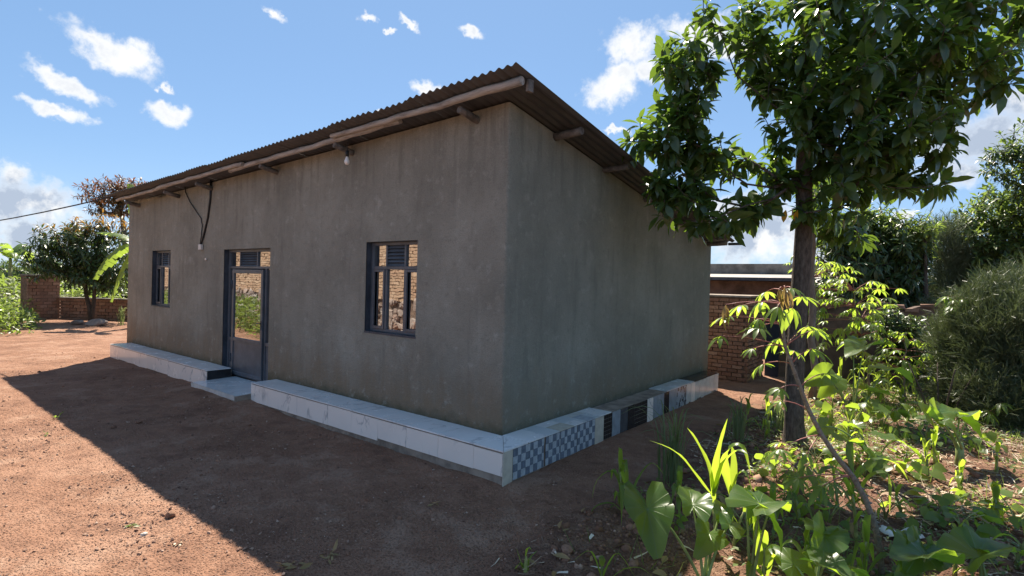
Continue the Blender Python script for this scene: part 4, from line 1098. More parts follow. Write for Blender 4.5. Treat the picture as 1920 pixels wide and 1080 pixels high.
tag(link('foliage', np_mesh('foliage', V, Q, M['avocado']), tree), kind='stuff')
leafm = [np_mesh('leaf', v, q, M['avocado']) for v, q, _ in LT['broad']]; leafy = np_mesh('leaf', LT['broad'][1][0], LT['broad'][1][1], M['yellow_leaf'])
def leaf_obj(Tm, me, parent):
    o = link('leaf', me, parent, loc=(0, 0, 0)); m4 = np.eye(4); m4[:3] = Tm; m4[:3, 3] -= np.array(parent.location)
    o.matrix_basis = Matrix(m4.tolist()); return o
for i in big: leaf_obj(Ts[i], leafm[wh[i]], tree)
for q in (at(1484, 388, 7.1), at(1497, 392, 7.0), at(1474, 392, 7.2)):
    o = leaf_obj(frames(q, (rnd.uniform(-.6, .6), rnd.uniform(-.6, .6), -1), (rnd.uniform(-1, 1), rnd.uniform(-1, 1), .2), .17)[0], leafy, tree); o['label'] = 'yellow withered leaf'

def straight(px, y0, y1, d0, d1=None, n=6, jit=.03, top=None):
    a = at(px, y0, d0); b_ = at(top if top else px, y1, d1 or d0); a[2] = gz(a[0], a[1]) - .1
    return [a + (b_ - a) * i / n + np.array([rnd.gauss(0, jit), rnd.gauss(0, jit), 0]) * (0 < i < n) for i in range(n + 1)]
def lob(px, py, d_, a, b_, dz_):
    k = d_ / F_PX; return (at(px, py, d_), a * k, dz_, b_ * k)

# slender pale tree right behind the big trunk
tr = straight(1523, 700, 400, 10.4, top=1521)
small_tree('slender_tree', 'slender pale trunked tree close behind the big trunk, large dark leaves', 'tree', None, tr[0], [(tr, [.075, .07, .065, .06, .055, .05, .04])],
           [lob(1560, 410, 10.3, 55, 30, .7), lob(1540, 340, 10.4, 50, 40, .7), lob(1600, 440, 10.4, 40, 24, .6)], 40, 9, .30, 'broad', ['avocado'], M['bark_pale'], seed=4)
# dark tree behind the mud wall
tr = straight(1640, 720, 480, 15.5)
small_tree('mango_tree', 'round dark green tree with dense drooping leaves behind the mud wall', 'tree', 'trees behind the yard', tr[0], [(tr, [.2, .18, .16, .14, .12, .1, .07])],
           [lob(1650, 450, 15.5, 95, 60, 1.6), lob(1600, 510, 15.2, 70, 60, 1.4), lob(1690, 520, 15.0, 55, 60, 1.2), lob(1720, 580, 15.0, 35, 60, .8), lob(1560, 450, 15.6, 50, 40, 1.0), lob(1640, 590, 15.2, 80, 55, 1.2), lob(1700, 470, 15.2, 45, 50, 1.2), lob(1640, 410, 15.4, 50, 30, 1.0), lob(1585, 420, 15.6, 50, 35, 1.0)], 900, 12, .34, 'slim', ['mango', 'mid_tree'], M['bark_dark'], droop=.8, spread=(30, 120),
           mixf=lambda P_: P_[:, 2] > 3.2 + rng.uniform(-1, 2.5, len(P_)), seed=5)
tr = straight(1735, 720, 430, 14.5)
small_tree('mango_tree', 'bright yellow green tuft of a tree rising right of the round dark tree', 'tree', 'trees behind the yard', tr[0], [(tr, [.08, .075, .07, .06, .05, .04, .03])],
           [lob(1735, 425, 14.5, 32, 26, .5), lob(1712, 440, 14.5, 25, 16, .4)], 40, 12, .24, 'slim', ['mid_tree'], M['bark'], droop=.4, seed=6)
# leafy tree on the right edge
tr = straight(1890, 720, 420, 17, top=1900)
small_tree('leafy_tree', 'mid green leafy tree with light tufts at the right edge behind the feathery bush', 'tree', 'trees behind the yard', tr[0], [(tr, [.2, .18, .16, .14, .12, .1, .08])],
           [lob(1870, 400, 17, 70, 50, 1.3), lob(1835, 440, 16.8, 45, 60, 1.0), lob(1850, 510, 16.6, 55, 50, 1.2), lob(1900, 480, 16.5, 60, 90, 1.4), lob(1870, 365, 17, 38, 25, .8), lob(1930, 410, 17, 50, 60, 1.2), lob(1850, 560, 16.5, 70, 40, 1.2)], 640, 12, .28, 'small', ['mid_tree', 'mango'], M['bark_dark'], droop=.25,
           mixf=lambda P_: rng.random(len(P_)) < .35, seed=7)
tr = [at(2000, 700, 15.5), at(1995, 560, 15.5), at(1985, 440, 15.5), at(1970, 340, 15.5), at(1950, 280, 15.5)]; tr[0][2] = gz(tr[0][0], tr[0][1]) - .1
small_tree('leafy_tree', 'dark leafy branch of a tall tree reaching in at the right edge', 'tree', 'trees behind the yard', tr[0], [(tr, [.2, .17, .14, .1, .06])],
           [lob(1890, 310, 15.5, 52, 36, .9), lob(1925, 270, 15.5, 50, 45, 1.0), lob(1860, 290, 15.5, 28, 14, .5), lob(1960, 330, 15.5, 60, 80, 1.2)], 260, 10, .24, 'small', ['mango', 'mid_tree'], M['bark_dark'], droop=.3, mixf=lambda P_: rng.random(len(P_)) < .25, seed=8)
tr = straight(2010, 700, 540, 26); 
small_tree('leafy_tree', 'dark shaded tree filling the gap behind the feathery bush', 'tree', 'trees behind the yard', tr[0], [(tr, [.2, .18, .16, .14, .12, .1, .07])],
           [lob(1880, 560, 22, 110, 50, 2), lob(1790, 590, 20, 60, 45, 1.5), lob(1960, 520, 24, 90, 90, 2), lob(1800, 540, 20, 70, 50, 1.5), lob(1830, 640, 19, 110, 50, 1.5)], 620, 11, .36, 'small', ['mango'], M['bark_dark'], seed=9)

# left side of the yard
tA = on_z(164, 606, -.36); da = float((tA - CAM) @ fw)
t1 = [at(172, 606, da), at(168, 578, da), at(161, 550, da), at(160, 520, da), at(155, 490, da)]; t2 = [at(172, 604, da), at(175, 575, da), at(177, 550, da), at(177, 520, da), at(180, 485, da)]
t1[0][2] = gz(t1[0][0], t1[0][1]) - .05; t2[0][2] = t1[0][2]
small_tree('dark_tree', 'dense dark round tree with forked trunk and coppery top, beside the low brick wall', 'tree', None, t1[0], [(t1, [.11, .08, .07, .065, .05]), (t2, [.10, .07, .065, .06, .045])],
           [lob(155, 470, da, 68, 50, 1.9), lob(110, 480, da, 36, 36, 1.3), lob(215, 480, da, 45, 45, 1.5), lob(180, 430, da, 55, 34, 1.5), lob(165, 515, da, 75, 24, 1.5), lob(90, 500, da, 34, 30, 1.2), lob(130, 440, da, 45, 35, 1.5), lob(205, 520, da, 45, 30, 1.4)], 640, 11, .32, 'slim', ['mango', 'mango_flush'], M['bark_dark'], droop=.7, spread=(30, 120),
           mixf=lambda P_: P_[:, 2] > 1.755 + (505 - 425 + 12 * rng.normal(size=len(P_))) * da / F_PX, seed=10)
dr = 46.0
tr = [at(236, 590, dr), at(236, 470, dr), at(232, 430, dr), at(228, 400, dr)]; tr[0][2] = gz(tr[0][0], tr[0][1]) - .1
small_tree('red_leaved_tree', 'airy reddish brown tree rising behind the left end of the roof', 'tree', None, tr[0], [(tr, [.3, .25, .2, .14])],
           [lob(205, 352, dr, 42, 12, 2.2), lob(240, 345, dr, 38, 14, 2.2), lob(180, 372, dr, 28, 10, 1.6), lob(225, 372, dr, 45, 9, 2.0), lob(255, 365, dr, 30, 14, 1.6), lob(200, 395, dr, 40, 8, 1.6), lob(240, 395, dr, 30, 9, 1.6)], 330, 9, .46, 'slim', ['red_tree'], M['bark_dark'], .02, droop=.25, seed=12)
for k, (px, py, d_, a, b_, lab) in enumerate(((60, 505, 48, 55, 26, 'dark low tree behind the brick pillar, left of the forked tree'), (215, 545, 44, 40, 30, 'dark low tree behind the low wall beside the house'), (130, 528, 55, 60, 22, 'dark low tree far behind the low wall, below the round tree'), (10, 510, 60, 70, 22, 'dark far tree at the left edge behind the banana plants'))):
    tr = straight(px, 580, py, d_)
    small_tree('low_tree', lab, 'tree', 'low trees beyond the wall', tr[0], [(tr, [.2, .18, .16, .14, .12, .1, .07])], [lob(px, py, d_, a, b_, 2.5), lob(px + 20, py + 15, d_, a * .8, b_, 2.5)], 150, 9, .55, 'small', ['mango', 'mid_tree'], M['bark_dark'], .02, mixf=lambda P_: rng.random(len(P_)) < .3, seed=20 + k)
# distant bush belt on both sides of the yard
def bush_band(name, label, items, L, mats, seed):
    g = np.random.default_rng(seed); Ts = []
    for (c, rx, ry, rz, n_) in items:
        v = norm(g.normal(size=(n_, 3))) * (g.uniform(.2, 1, n_) ** .4)[:, None]; q = np.array(c) + v * np.array([rx, ry, rz])
        dirs = norm(v + g.normal(0, .6, (n_, 3)) + [0, 0, .2]); Ts.append(frames(q, dirs, g.normal(0, .5, (n_, 3)) + [0, 0, 1], L * g.uniform(.6, 1.3, n_)))
    V, Q, Mi = bake(LT['small'], np.concatenate(Ts)); Mi = (g.random(len(Q) // 4 + 1)[np.arange(len(Q)) // 4] < .3).astype(int) if len(mats) > 1 else Mi
    o = link(name, np_mesh(name, V, Q, [M[k] for k in mats], Mi)); tag(o, label, 'bushes', kind='stuff'); return o
items = []
for k in range(34):
    px = rnd.uniform(1280, 2150); d_ = rnd.uniform(26, 60); c = at(px, 556, d_); c[2] = gz(c[0], c[1]) + .8; items.append((c, 2.2, 2.2, 1.5 + rnd.random(), 420))
bush_band('distant_bushes', 'hazy belt of bushes beyond the mud wall', items, .40, ['mango', 'mid_tree'], 31)
items = []
for k in range(22):
    px = rnd.uniform(-250, 235); d_ = rnd.uniform(33, 62); c = at(px, 540, d_); c[2] = gz(c[0], c[1]) + .6; items.append((c, 2.4, 2.4, 1.2, 420))
bush_band('green_thicket', 'sunlit green thicket beyond the low brick wall', items, .38, ['weed', 'mid_tree'], 32)
# leafy weeds along the left edge of the yard
items = []
for k in range(60):
    px = rnd.uniform(-160, 46); py = 612 + rnd.uniform(-14, 22) - .12 * max(0, px); c = on_z(px, py, -.36); c[2] = gz(c[0], c[1]) + rnd.uniform(.2, .75) * (1 - .55 * max(0, (px - 10) / 60)); items.append((c, .55, .55, .45, 150))
bush_band('leafy_weeds', 'waist high sunlit leafy weeds at the left edge of the yard', items, .17, ['weed', 'mid_tree'], 33)
# hedge of shrubs in front of the boundary wall (mirrored in the door)
items = []
for k in range(34):
    x_ = -12.5 - rnd.uniform(0, 15); y_ = -5.1 + rnd.uniform(-1.2, .7); items.append((np.array([x_, y_, gz(x_, y_) + rnd.uniform(.1, .8)]), .8, .7, .6, 330))
bush_band('hedge', 'bushy green hedge before the wall across the yard, mirrored in the door', items, .16, ['mid_tree', 'weed'], 51)

# ------------------------------------------------------------------ feathery bushes on the right
def strand_t(n, bend, w):
    V, Q = [], []
    for i in range(n + 1):
        t = i / n; V += [(t, -w * (1 - .7 * t), bend * t * t), (t, w * (1 - .7 * t), bend * t * t)]
    for i in range(n): Q.append((2 * i, 2 * i + 2, 2 * i + 3, 2 * i + 1))
    return np.array(V), np.array(Q), np.zeros(n, int)
STR = [strand_t(3, b_, .0085) for b_ in (-.35, -.1, -.6, .15)]
def twig_t(seed):
    g = random.Random(seed); V, Q = [], []
    def strip(p0, d0, L_, w, bend, n):
        p = np.array(p0, float); dd = np.array(d0, float); pts_ = [p.copy()]
        for i in range(n):
            dd = norm(dd + np.array([0, 0, bend / n]) + np.array([g.gauss(0, .05), g.gauss(0, .05), g.gauss(0, .05)])); p = p + dd * L_ / n; pts_.append(p.copy())
        sd = norm(np.cross(dd, [g.gauss(0, 1), g.gauss(0, 1), g.gauss(0, 1)]))
        b0 = len(V)
        for i, q in enumerate(pts_): ww = w * (1 - .45 * i / n); V.append(q - sd * ww); V.append(q + sd * ww)
        for i in range(n): Q.append((b0 + 2 * i, b0 + 2 * i + 2, b0 + 2 * i + 3, b0 + 2 * i + 1))
        return pts_, dd
    pts_, dd = strip((0, 0, 0), (1, 0, 0), 1.0, .012, g.uniform(-.2, .25), 3)
    for k in range(7):
        f = g.uniform(.15, .95); q = np.array(pts_[int(f * 3)]) ; d1 = norm(np.array([1, g.uniform(-.8, .8), g.uniform(-.6, .8)])); p2, d2_ = strip(q, d1, g.uniform(.3, .6), .010, g.uniform(0, .4), 2)
        for j in range(2): strip(p2[1 + j], norm(d1 + np.array([g.gauss(0, .45), g.gauss(0, .45), g.gauss(0, .35)])), g.uniform(.18, .35), .008, .2, 1)
    return np.array(V), np.array(Q), np.zeros(len(Q), int)
TWG = [twig_t(k) for k in range(6)]
def feathery(name, label, cat, base, lobes, nspray, per, L, seed, mats='feather'):
    g = np.random.default_rng(seed); root = empty(name, tuple(base), label, cat); T = Tree()
    bt = MB()
    for k in range(4):
        a = k * 1.7; pts = [np.array(base) + np.array([.1 * math.cos(a), .1 * math.sin(a), -.1]), np.array(base) + np.array([.25 * math.cos(a), .25 * math.sin(a), .4]), np.array(base) + np.array([.45 * math.cos(a), .45 * math.sin(a), .9])]
        bt.tube(pts, [.02, .015, .01], 6); T.chain(pts, [.02, .015, .01])
    bt.build('stem', M['bark_dark'], root); nf = len(T.p)
    P_ = crown_points(lobes, nspray, g); c0 = np.mean([l[0] for l in lobes], axis=0)
    ends = [(T.attach(q, .1, -.1), q) for q in P_[np.argsort(np.linalg.norm(P_ - base, axis=1))]]
    tree_parts(root, T, M['bark_dark'], T.radii(.003), nf, joined=True)
    Ts = []
    for e, q in ends:
        ax = norm(norm(q - c0) * .9 + norm(q - T.p[T.par[e]]) + np.array([0, 0, .35]) + g.normal(0, .25, 3))
        dirs = norm(ax + g.normal(0, .42, (per, 3))); pos = q - ax * g.uniform(0, .35, (per, 1)) + g.normal(0, .03, (per, 3))
        Ts.append(frames(pos, dirs, g.normal(0, .6, (per, 3)) + [0, 0, 1], L * g.uniform(.5, 1.2, per)))
    V, Q, Mi = bake(TWG, np.concatenate(Ts)); tag(link('foliage', np_mesh('foliage', V, Q, M[mats], Mi), root), kind='stuff')
fb = on_z(1850, 822); df_ = float((fb - CAM) @ fw); fb[2] = gz(fb[0], fb[1]); KF = df_ / F_PX
feathery('feathery_bush', 'wide pale feathery bush with wiry twigs at the right edge of the garden', 'bush', fb + fw * .9,
         [lob(1865, 650, df_ + .9, 48, 45, .5), lob(1920, 620, df_ + .7, 50, 70, .6), lob(1815, 610, df_ + 1.4, 34, 40, .5), lob(1800, 690, df_ + 1.4, 36, 45, .5), lob(1885, 770, df_ + .5, 62, 40, .5), lob(1790, 760, df_ + 1.4, 30, 42, .4), lob(1860, 575, df_ + 1.2, 45, 26, .5), lob(1905, 545, df_ + 1.2, 36, 26, .4), lob(1860, 725, df_ + .7, 40, 36, .5), lob(1935, 710, df_ + .6, 50, 60, .5), lob(1770, 645, df_ + 1.7, 22, 30, .4), lob(1840, 550, df_ + 1.3, 18, 20, .3)], 1000, 7, .38, 41)
f2 = on_z(1770, 740); d2 = 17.0; f2 = at(1775, 700, d2); f2[2] = gz(f2[0], f2[1])
feathery('feathery_tree', 'grey green wispy feathery tree standing far behind the pale bush', 'tree', f2,
         [lob(1775, 470, d2, 38, 60, .7), lob(1790, 530, d2, 40, 45, .7), lob(1760, 560, d2, 35, 50, .7), lob(1775, 640, d2, 45, 50, .7)], 420, 6, .55, 42)
f3 = at(1765, 700, 13.0); f3[2] = gz(f3[0], f3[1])
feathery('feathery_bush', 'darker feathery shrub filling the gap right of the mud wall', 'bush', f3, [lob(1760, 640, 13.2, 32, 75, .6), lob(1790, 600, 13.4, 45, 40, .6), lob(1775, 720, 13, 30, 40, .5)], 420, 7, .36, 43)

# ------------------------------------------------------------------ garden plants
def bez(a, b_, c_, n):
    a, b_, c_ = map(np.array, (a, b_, c_)); return [(1 - t) ** 2 * a + 2 * t * (1 - t) * b_ + t * t * c_ for t in np.linspace(0, 1, n + 1)]
def heart_t(cup, droop, rip, seed):
    g = random.Random(seed); nr, ns = 7, 34; V, Q = [], []
    ph = g.uniform(0, 6)
    for j in range(nr + 1):
        f = .03 + .97 * j / nr
        for k in range(ns):
            th = -math.pi + 2 * math.pi * (k + .5) / ns; at_ = abs(th)
            r = .44 + .31 * math.exp(-(at_ / .42) ** 1.6) - .02 * math.cos(2 * at_)
            if at_ > 2.05: r = .43 + .10 * math.sin((at_ - 2.05) / 1.09 * math.pi) 
            if at_ > 2.72: r *= 1 - .88 * ((at_ - 2.72) / .42) ** .8
            x_, y_ = f * r * math.cos(th), f * r * math.sin(th)
            z_ = cup * abs(y_) * (1 - .3 * f) - droop * max(0, x_) ** 2 - droop * .5 * min(0, x_) ** 2 + 1.5 * rip * f * f * math.sin(th * 6 + ph) + .7 * rip * math.sin(th * 14 + ph) * f * f + .010 * math.cos(th * 13.2) * f * (1.2 - f)
            V.append((x_, y_, z_))
    for j in range(nr):
        for k in range(ns - 1): a = j * ns + k; Q.append((a, a + ns, a + ns + 1, a + 1))
    a = 0; Q.append((ns - 1, ns - 1 + ns, ns, 0)) if False else None
    for k in range(0, ns // 2 - 1): Q.append((k, k + 1, ns - 2 - k, ns - 1 - k)) if k < ns // 2 - 1 else None
    return np.array(V), np.array([q for q in Q if q is not None]), None
HM = []
for k, (cu, dr_, rp) in enumerate(((.35, .5, .02), (.55, .3, .025), (.15, .7, .018), (.75, .4, .03))):
    v, q, _ = heart_t(cu, dr_, rp, k); HM.append(np_mesh('leaf', v, q, M['taro']))
def taro(label, base_px, leaves, group='cocoyam plants in the garden', base_z=None, stub=False):
    b0 = on_z(*base_px, -.36); b0[2] = gz(b0[0], b0[1]) - .02; d0 = float((b0 - CAM) @ fw)
    root = empty('cocoyam_plant', tuple(b0), label, 'plant', group)
    if stub:
        s = MB(); s.tube([b0 - [0, 0, .05], b0 + [.01, 0, .15], b0 + [.0, .02, .32]], [.05, .045, .035], 8); s.build('stem', M['taro_stalk'], root)
    for (ax_, ay, tx, ty, do, dt, nh, hm) in leaves:
        A_ = at(ax_, ay, d0 + do); T_ = at(tx, ty, d0 + do + dt); dv = T_ - A_; Ln = float(np.linalg.norm(dv)) / .74
        nvec = {'up': np.array([0, 0, 1.0]), 'cam': -fw * .8 + np.array([0, 0, .5]), 'away': fw * .8 + np.array([0, 0, .5]), 'left': -ri * .8 + np.array([0, 0, .6]), 'right': ri * .8 + np.array([0, 0, .6]), 'camup': -fw * .75 + np.array([0, 0, .85])}[nh]
        me = HM[hm]; o = link('leaf', me, root, loc=(0, 0, 0)); m4 = np.eye(4); m4[:3] = frames(A_, dv, nvec, Ln * .94, Ln * .74)[0]; m4[:3, 3] -= b0
        o.matrix_basis = Matrix(m4.tolist())
        s = MB(); st = b0 + np.array([rnd.uniform(-.03, .03), rnd.uniform(-.03, .03), .25 if stub else 0])
        ctrl = st + (A_ - st) * .55 + np.array([0, 0, .35 * np.linalg.norm((A_ - st)[:2]) + .05]) 
        pts = bez(st, ctrl, A_, 8); s.tube(pts, list(np.linspace(.013, .0055, 9))); s.build('leaf_stalk', M['taro_stalk'], root)
taro('cocoyam in front with one big leaf hanging limp on its left', (1318, 1100),
     [(1213, 955, 1238, 1052, .15, -.32, 'camup', 1), (1298, 947, 1292, 900, .05, .25, 'cam', 3), (1330, 1000, 1318, 1035, .05, -.25, 'cam', 0), (1352, 962, 1345, 930, .2, .15, 'cam', 1), (1368, 985, 1372, 958, .1, .2, 'cam', 0)])
taro('cocoyam with a bright cupped leaf right of the limp leafed one', (1412, 1112),
     [(1425, 945, 1480, 920, -.05, .25, 'up', 0), (1440, 965, 1496, 1032, -.1, -.1, 'right', 2), (1400, 950, 1402, 900, .05, .1, 'right', 3)])
taro('cocoyam at the bottom edge with broad bright leaves beside the spiny stem', (1530, 1150),
     [(1545, 1062, 1632, 1095, -.1, -.2, 'up', 1), (1545, 1005, 1530, 1060, .15, -.2, 'cam', 3), (1540, 990, 1560, 975, .25, .15, 'up', 0), (1585, 1058, 1640, 1082, .1, .1, 'up', 2), (1490, 1060, 1440, 1010, .15, .15, 'cam', 2)])
taro('cocoyam with dark rippled leaf standing right of the spiny stem at the bottom edge', (1722, 1125),
     [(1735, 1045, 1672, 1030, -.05, -.15, 'up', 3), (1722, 1030, 1705, 1075, .05, -.2, 'cam', 1), (1748, 1040, 1762, 1012, .1, .15, 'cam', 3), (1700, 1060, 1690, 1085, -.05, -.1, 'cam', 2)])
taro('cocoyam with one broad bright leaf spread flat, near the bottom right corner', (1850, 1120), [(1835, 1045, 1912, 1008, .0, .1, 'up', 3), (1830, 1030, 1768, 1012, .1, .15, 'up', 1)])
taro('cocoyam with thick pale stalk and yellow green leaves by the feathery bush', (1797, 884),
     [(1745, 782, 1722, 748, .0, .1, 'cam', 1), (1755, 775, 1768, 748, .1, .2, 'cam', 3), (1812, 792, 1850, 822, .0, -.1, 'right', 1), (1800, 775, 1832, 765, .1, .2, 'up', 0), (1770, 790, 1795, 800, -.1, -.15, 'cam', 2)], stub=True)
taro('tall cocoyam with large greyish sunlit leaves right behind the trunk', (1600, 800),
     [(1620, 650, 1585, 662, .2, -.3, 'up', 1), (1600, 640, 1560, 648, .5, .1, 'up', 0), (1668, 690, 1716, 692, .1, .1, 'up', 2), (1545, 705, 1506, 722, -.2, -.1, 'cam', 1), (1565, 712, 1550, 735, 0, -.3, 'cam', 2), (1640, 735, 1690, 742, .0, -.1, 'up', 1)])
taro('cocoyam with very dark shaded leaves low between trunk and stalked cocoyam', (1640, 880),
     [(1680, 825, 1752, 848, -.1, -.1, 'up', 2), (1590, 828, 1624, 834, .0, .1, 'up', 1), (1545, 800, 1520, 812, .2, -.1, 'cam', 0), (1640, 850, 1655, 872, -.2, -.3, 'cam', 2), (1600, 800, 1570, 790, .2, .2, 'up', 3)])
taro('small cocoyam with two bright leaves on the left of the maize row', (1700, 800), [(1705, 768, 1690, 752, .1, .1, 'cam', 0), (1690, 790, 1730, 745, .2, .3, 'up', 2)])

def blade(pts, w, roll=0.0, fold=.35, nh=None):
    """maize or grass leaf along a polyline: two rows of quads"""
    pts = [np.array(p_, float) for p_ in pts]; n = len(pts); V, Q = [], []
    for i, p_ in enumerate(pts):
        t_ = norm(pts[min(i + 1, n - 1)] - pts[max(i - 1, 0)]); s = np.cross(t_, nh if nh is not None else np.array([0, 0, 1.0]))
        if np.linalg.norm(s) < .15: s = np.cross(t_, -fw)
        s = norm(s); up_ = np.cross(s, t_); f = i / (n - 1); a = roll * f; s, up_ = s * math.cos(a) + up_ * math.sin(a), up_ * math.cos(a) - s * math.sin(a)
        ww = w * .5 * min(1, .45 + 2.2 * f) * max(.03, (1 - f ** 2.4)); rp = .12 * ww * math.sin(i * 2.1 + w * 900)
        V += [p_ - s * ww + up_ * (fold * ww + rp), p_, p_ + s * ww + up_ * (fold * ww - rp)]
    for i in range(n - 1):
        a = 3 * i; Q += [(a, a + 3, a + 4, a + 1), (a + 1, a + 4, a + 5, a + 2)]
    return V, Q
def arch(st, azd, rise, reach, droop, n=9):
    """arching centre line: rises, reaches out along azd and bends down"""
    out = np.array([math.cos(azd), math.sin(azd), 0]); r_ = []
    for i in range(n + 1):
        t = i / n; r_.append(st + out * reach * (t ** 1.15) + np.array([0, 0, rise * math.sin(min(1, t * 1.15) * math.pi * .5) - droop * max(0, t - .3) ** 1.7 * 2.0]))
    return r_
def maize(label, base_px, h, nl, seed, custom=(), mats='maize', wmax=.06, group='young maize plants in the garden', reach=1.0, dry=0):
    g = random.Random(seed); b0 = on_z(*base_px, -.36); b0[2] = gz(b0[0], b0[1]) - .02; d0 = float((b0 - CAM) @ fw)
    root = empty('maize_plant', tuple(b0), label, 'plant', group)
    lean = np.array([g.uniform(-.06, .06), g.uniform(-.06, .06), 0]); top = b0 + np.array([0, 0, h * .62]) + lean
    s = MB(); s.tube(bez(b0, b0 + np.array([0, 0, h * .3]), top, 5), [.016, .016, .014, .013, .011, .008], 7); s.build('stalk', M['maize_stalk'], root)
    a0 = g.uniform(0, 6.28)
    def put(pts, w, m_, roll):
        V, Q = blade(pts, w, roll); link('leaf', np_mesh('leaf', V, Q, M[m_]), root)
    for k in range(nl):
        f = .12 + .88 * k / max(1, nl - 1); st = b0 + (top - b0) * f; az_ = a0 + math.pi * k + g.uniform(-.5, .5); up_ = f > .75
        Lh = h * (.42 + .25 * math.sin(f * math.pi)); 
        put(arch(st, az_, Lh * (.95 if up_ else .55) * g.uniform(.8, 1.2), Lh * (.35 if up_ else .75) * g.uniform(.8, 1.2) * reach, Lh * (.25 if up_ else .75) * g.uniform(.7, 1.3)), wmax * g.uniform(.75, 1.1), 'dry_leaf' if k < dry else mats, g.uniform(-.9, .9))
    for (pp, w, dd) in custom:
        n = len(pp); pts = [at(x_, y_, d0 + dd * i / (n - 1)) for i, (x_, y_) in enumerate(pp)]
        fine = []
        for i in range(n - 1):
            p0, p1, p2, p3 = pts[max(i - 1, 0)], pts[i], pts[i + 1], pts[min(i + 2, n - 1)]
            for t in (0, .34, .67): fine.append(.5 * ((2 * p1) + (-p0 + p2) * t + (2 * p0 - 5 * p1 + 4 * p2 - p3) * t * t + (-p0 + 3 * p1 - 3 * p2 + p3) * t ** 3))
        fine.append(pts[-1]); put(fine, w, mats, g.uniform(-.5, .5))
maize('tall maize plant with bright backlit blades, one pointing straight up', (1342, 1040), .55, 3, 1,
      [([(1336, 930), (1318, 910), (1282, 862), (1254, 840), (1218, 826)], .07, -.1), ([(1338, 925), (1342, 880), (1352, 830), (1364, 785)], .072, -.1), ([(1336, 920), (1326, 870), (1302, 822), (1288, 802)], .07, -.05), ([(1340, 920), (1358, 870), (1382, 845), (1402, 852)], .075, -.25), ([(1338, 930), (1345, 890), (1348, 850)], .06, .05)])
maize('maize plant with arching pale blades just right of the upright bright one', (1376, 1030), .5, 3, 2,
      [([(1370, 930), (1358, 880), (1368, 842), (1392, 838), (1408, 890)], .085, -.2), ([(1370, 925), (1384, 890), (1398, 888), (1412, 928)], .06, -.1), ([(1370, 925), (1375, 870), (1372, 835)], .07, .0)])
maize('drooping grey green maize plant in the house shade on the left side of the garden', (1166, 968), .62, 4, 3,
      [([(1175, 960), (1160, 905), (1150, 880), (1146, 900)], .06, .1), ([(1178, 950), (1195, 900), (1222, 868), (1245, 890)], .03, .25), ([(1172, 940), (1150, 885), (1120, 900), (1110, 935)], .03, .15), ([(1176, 930), (1168, 890), (1172, 862), (1180, 950)], .07, -.1), ([(1176, 975), (1150, 945), (1120, 948), (1105, 965)], .03, .0)])
maize('bushy maize plant with yellow green arching leaves behind the spiny cassava stem', (1605, 1022), .72, 4, 4,
      [([(1600, 940), (1575, 885), (1545, 880), (1530, 905)], .075, -.1), ([(1600, 930), (1588, 880), (1572, 865), (1560, 880)], .07, .1), ([(1605, 940), (1630, 895), (1665, 890), (1668, 960)], .06, -.1), ([(1604, 900), (1640, 862), (1680, 870), (1705, 905)], .06, .2), ([(1602, 900), (1590, 850), (1596, 830), (1600, 900)], .05, .2)], dry=1)
maize('maize plant in the shade left of the trunk foot', (1435, 826), .62, 6, 5)
maize('slim maize plant between trunk and grass clump in the shade', (1395, 815), .55, 5, 6, reach=.8)
for k, (bp, h, lab) in enumerate((((1560, 790), .6, 'bright maize plant directly right of the trunk foot'), ((1610, 775), .7, 'bright maize plant behind the greyish cocoyam leaves'), ((1650, 770), .6, 'bright maize plant at the middle of the back row'),
                                  ((1690, 775), .5, 'last bright maize plant of the back row towards the bush'), ((1535, 760), .55, 'pale maize plant peeping out behind the trunk'))):
    maize(lab, bp, h, 6, 30 + k)
maize('stiff dark maize plant in front of the thick stalked cocoyam', (1752, 880), .5, 5, 7, reach=.35, wmax=.09)
maize('upright maize plant with broad clasping blades near the right edge', (1872, 992), .42, 5, 8, reach=.3, wmax=.085)
maize('single dark spear shaped maize shoot near the right edge', (1868, 900), .42, 3, 9, reach=.15, wmax=.06)
maize('tiny maize seedling at the bottom edge of the shaded yard', (985, 1082), .22, 2, 10, [([(985, 1080), (975, 1050), (968, 1028)], .022, 0), ([(988, 1080), (992, 1050), (1008, 1032)], .025, .05)])
maize('low maize seedling with two bright arching blades at the bottom edge', (1128, 1098), .2, 2, 11, [([(1128, 1085), (1112, 1040), (1098, 1035), (1075, 1052)], .028, -.1), ([(1130, 1085), (1140, 1060), (1160, 1038), (1192, 1085)], .03, -.1), ([(1145, 1085), (1170, 1068), (1200, 1065), (1225, 1082)], .03, -.1)])
maize('pale green torn maize shoot standing upright at the bottom edge', (1430, 1105), .5, 3, 12, [([(1425, 1060), (1418, 1000), (1416, 955)], .07, 0), ([(1440, 1080), (1455, 1040), (1470, 1065)], .06, -.1), ([(1430, 1085), (1408, 1055), (1400, 1085)], .06, -.1)], wmax=.07)

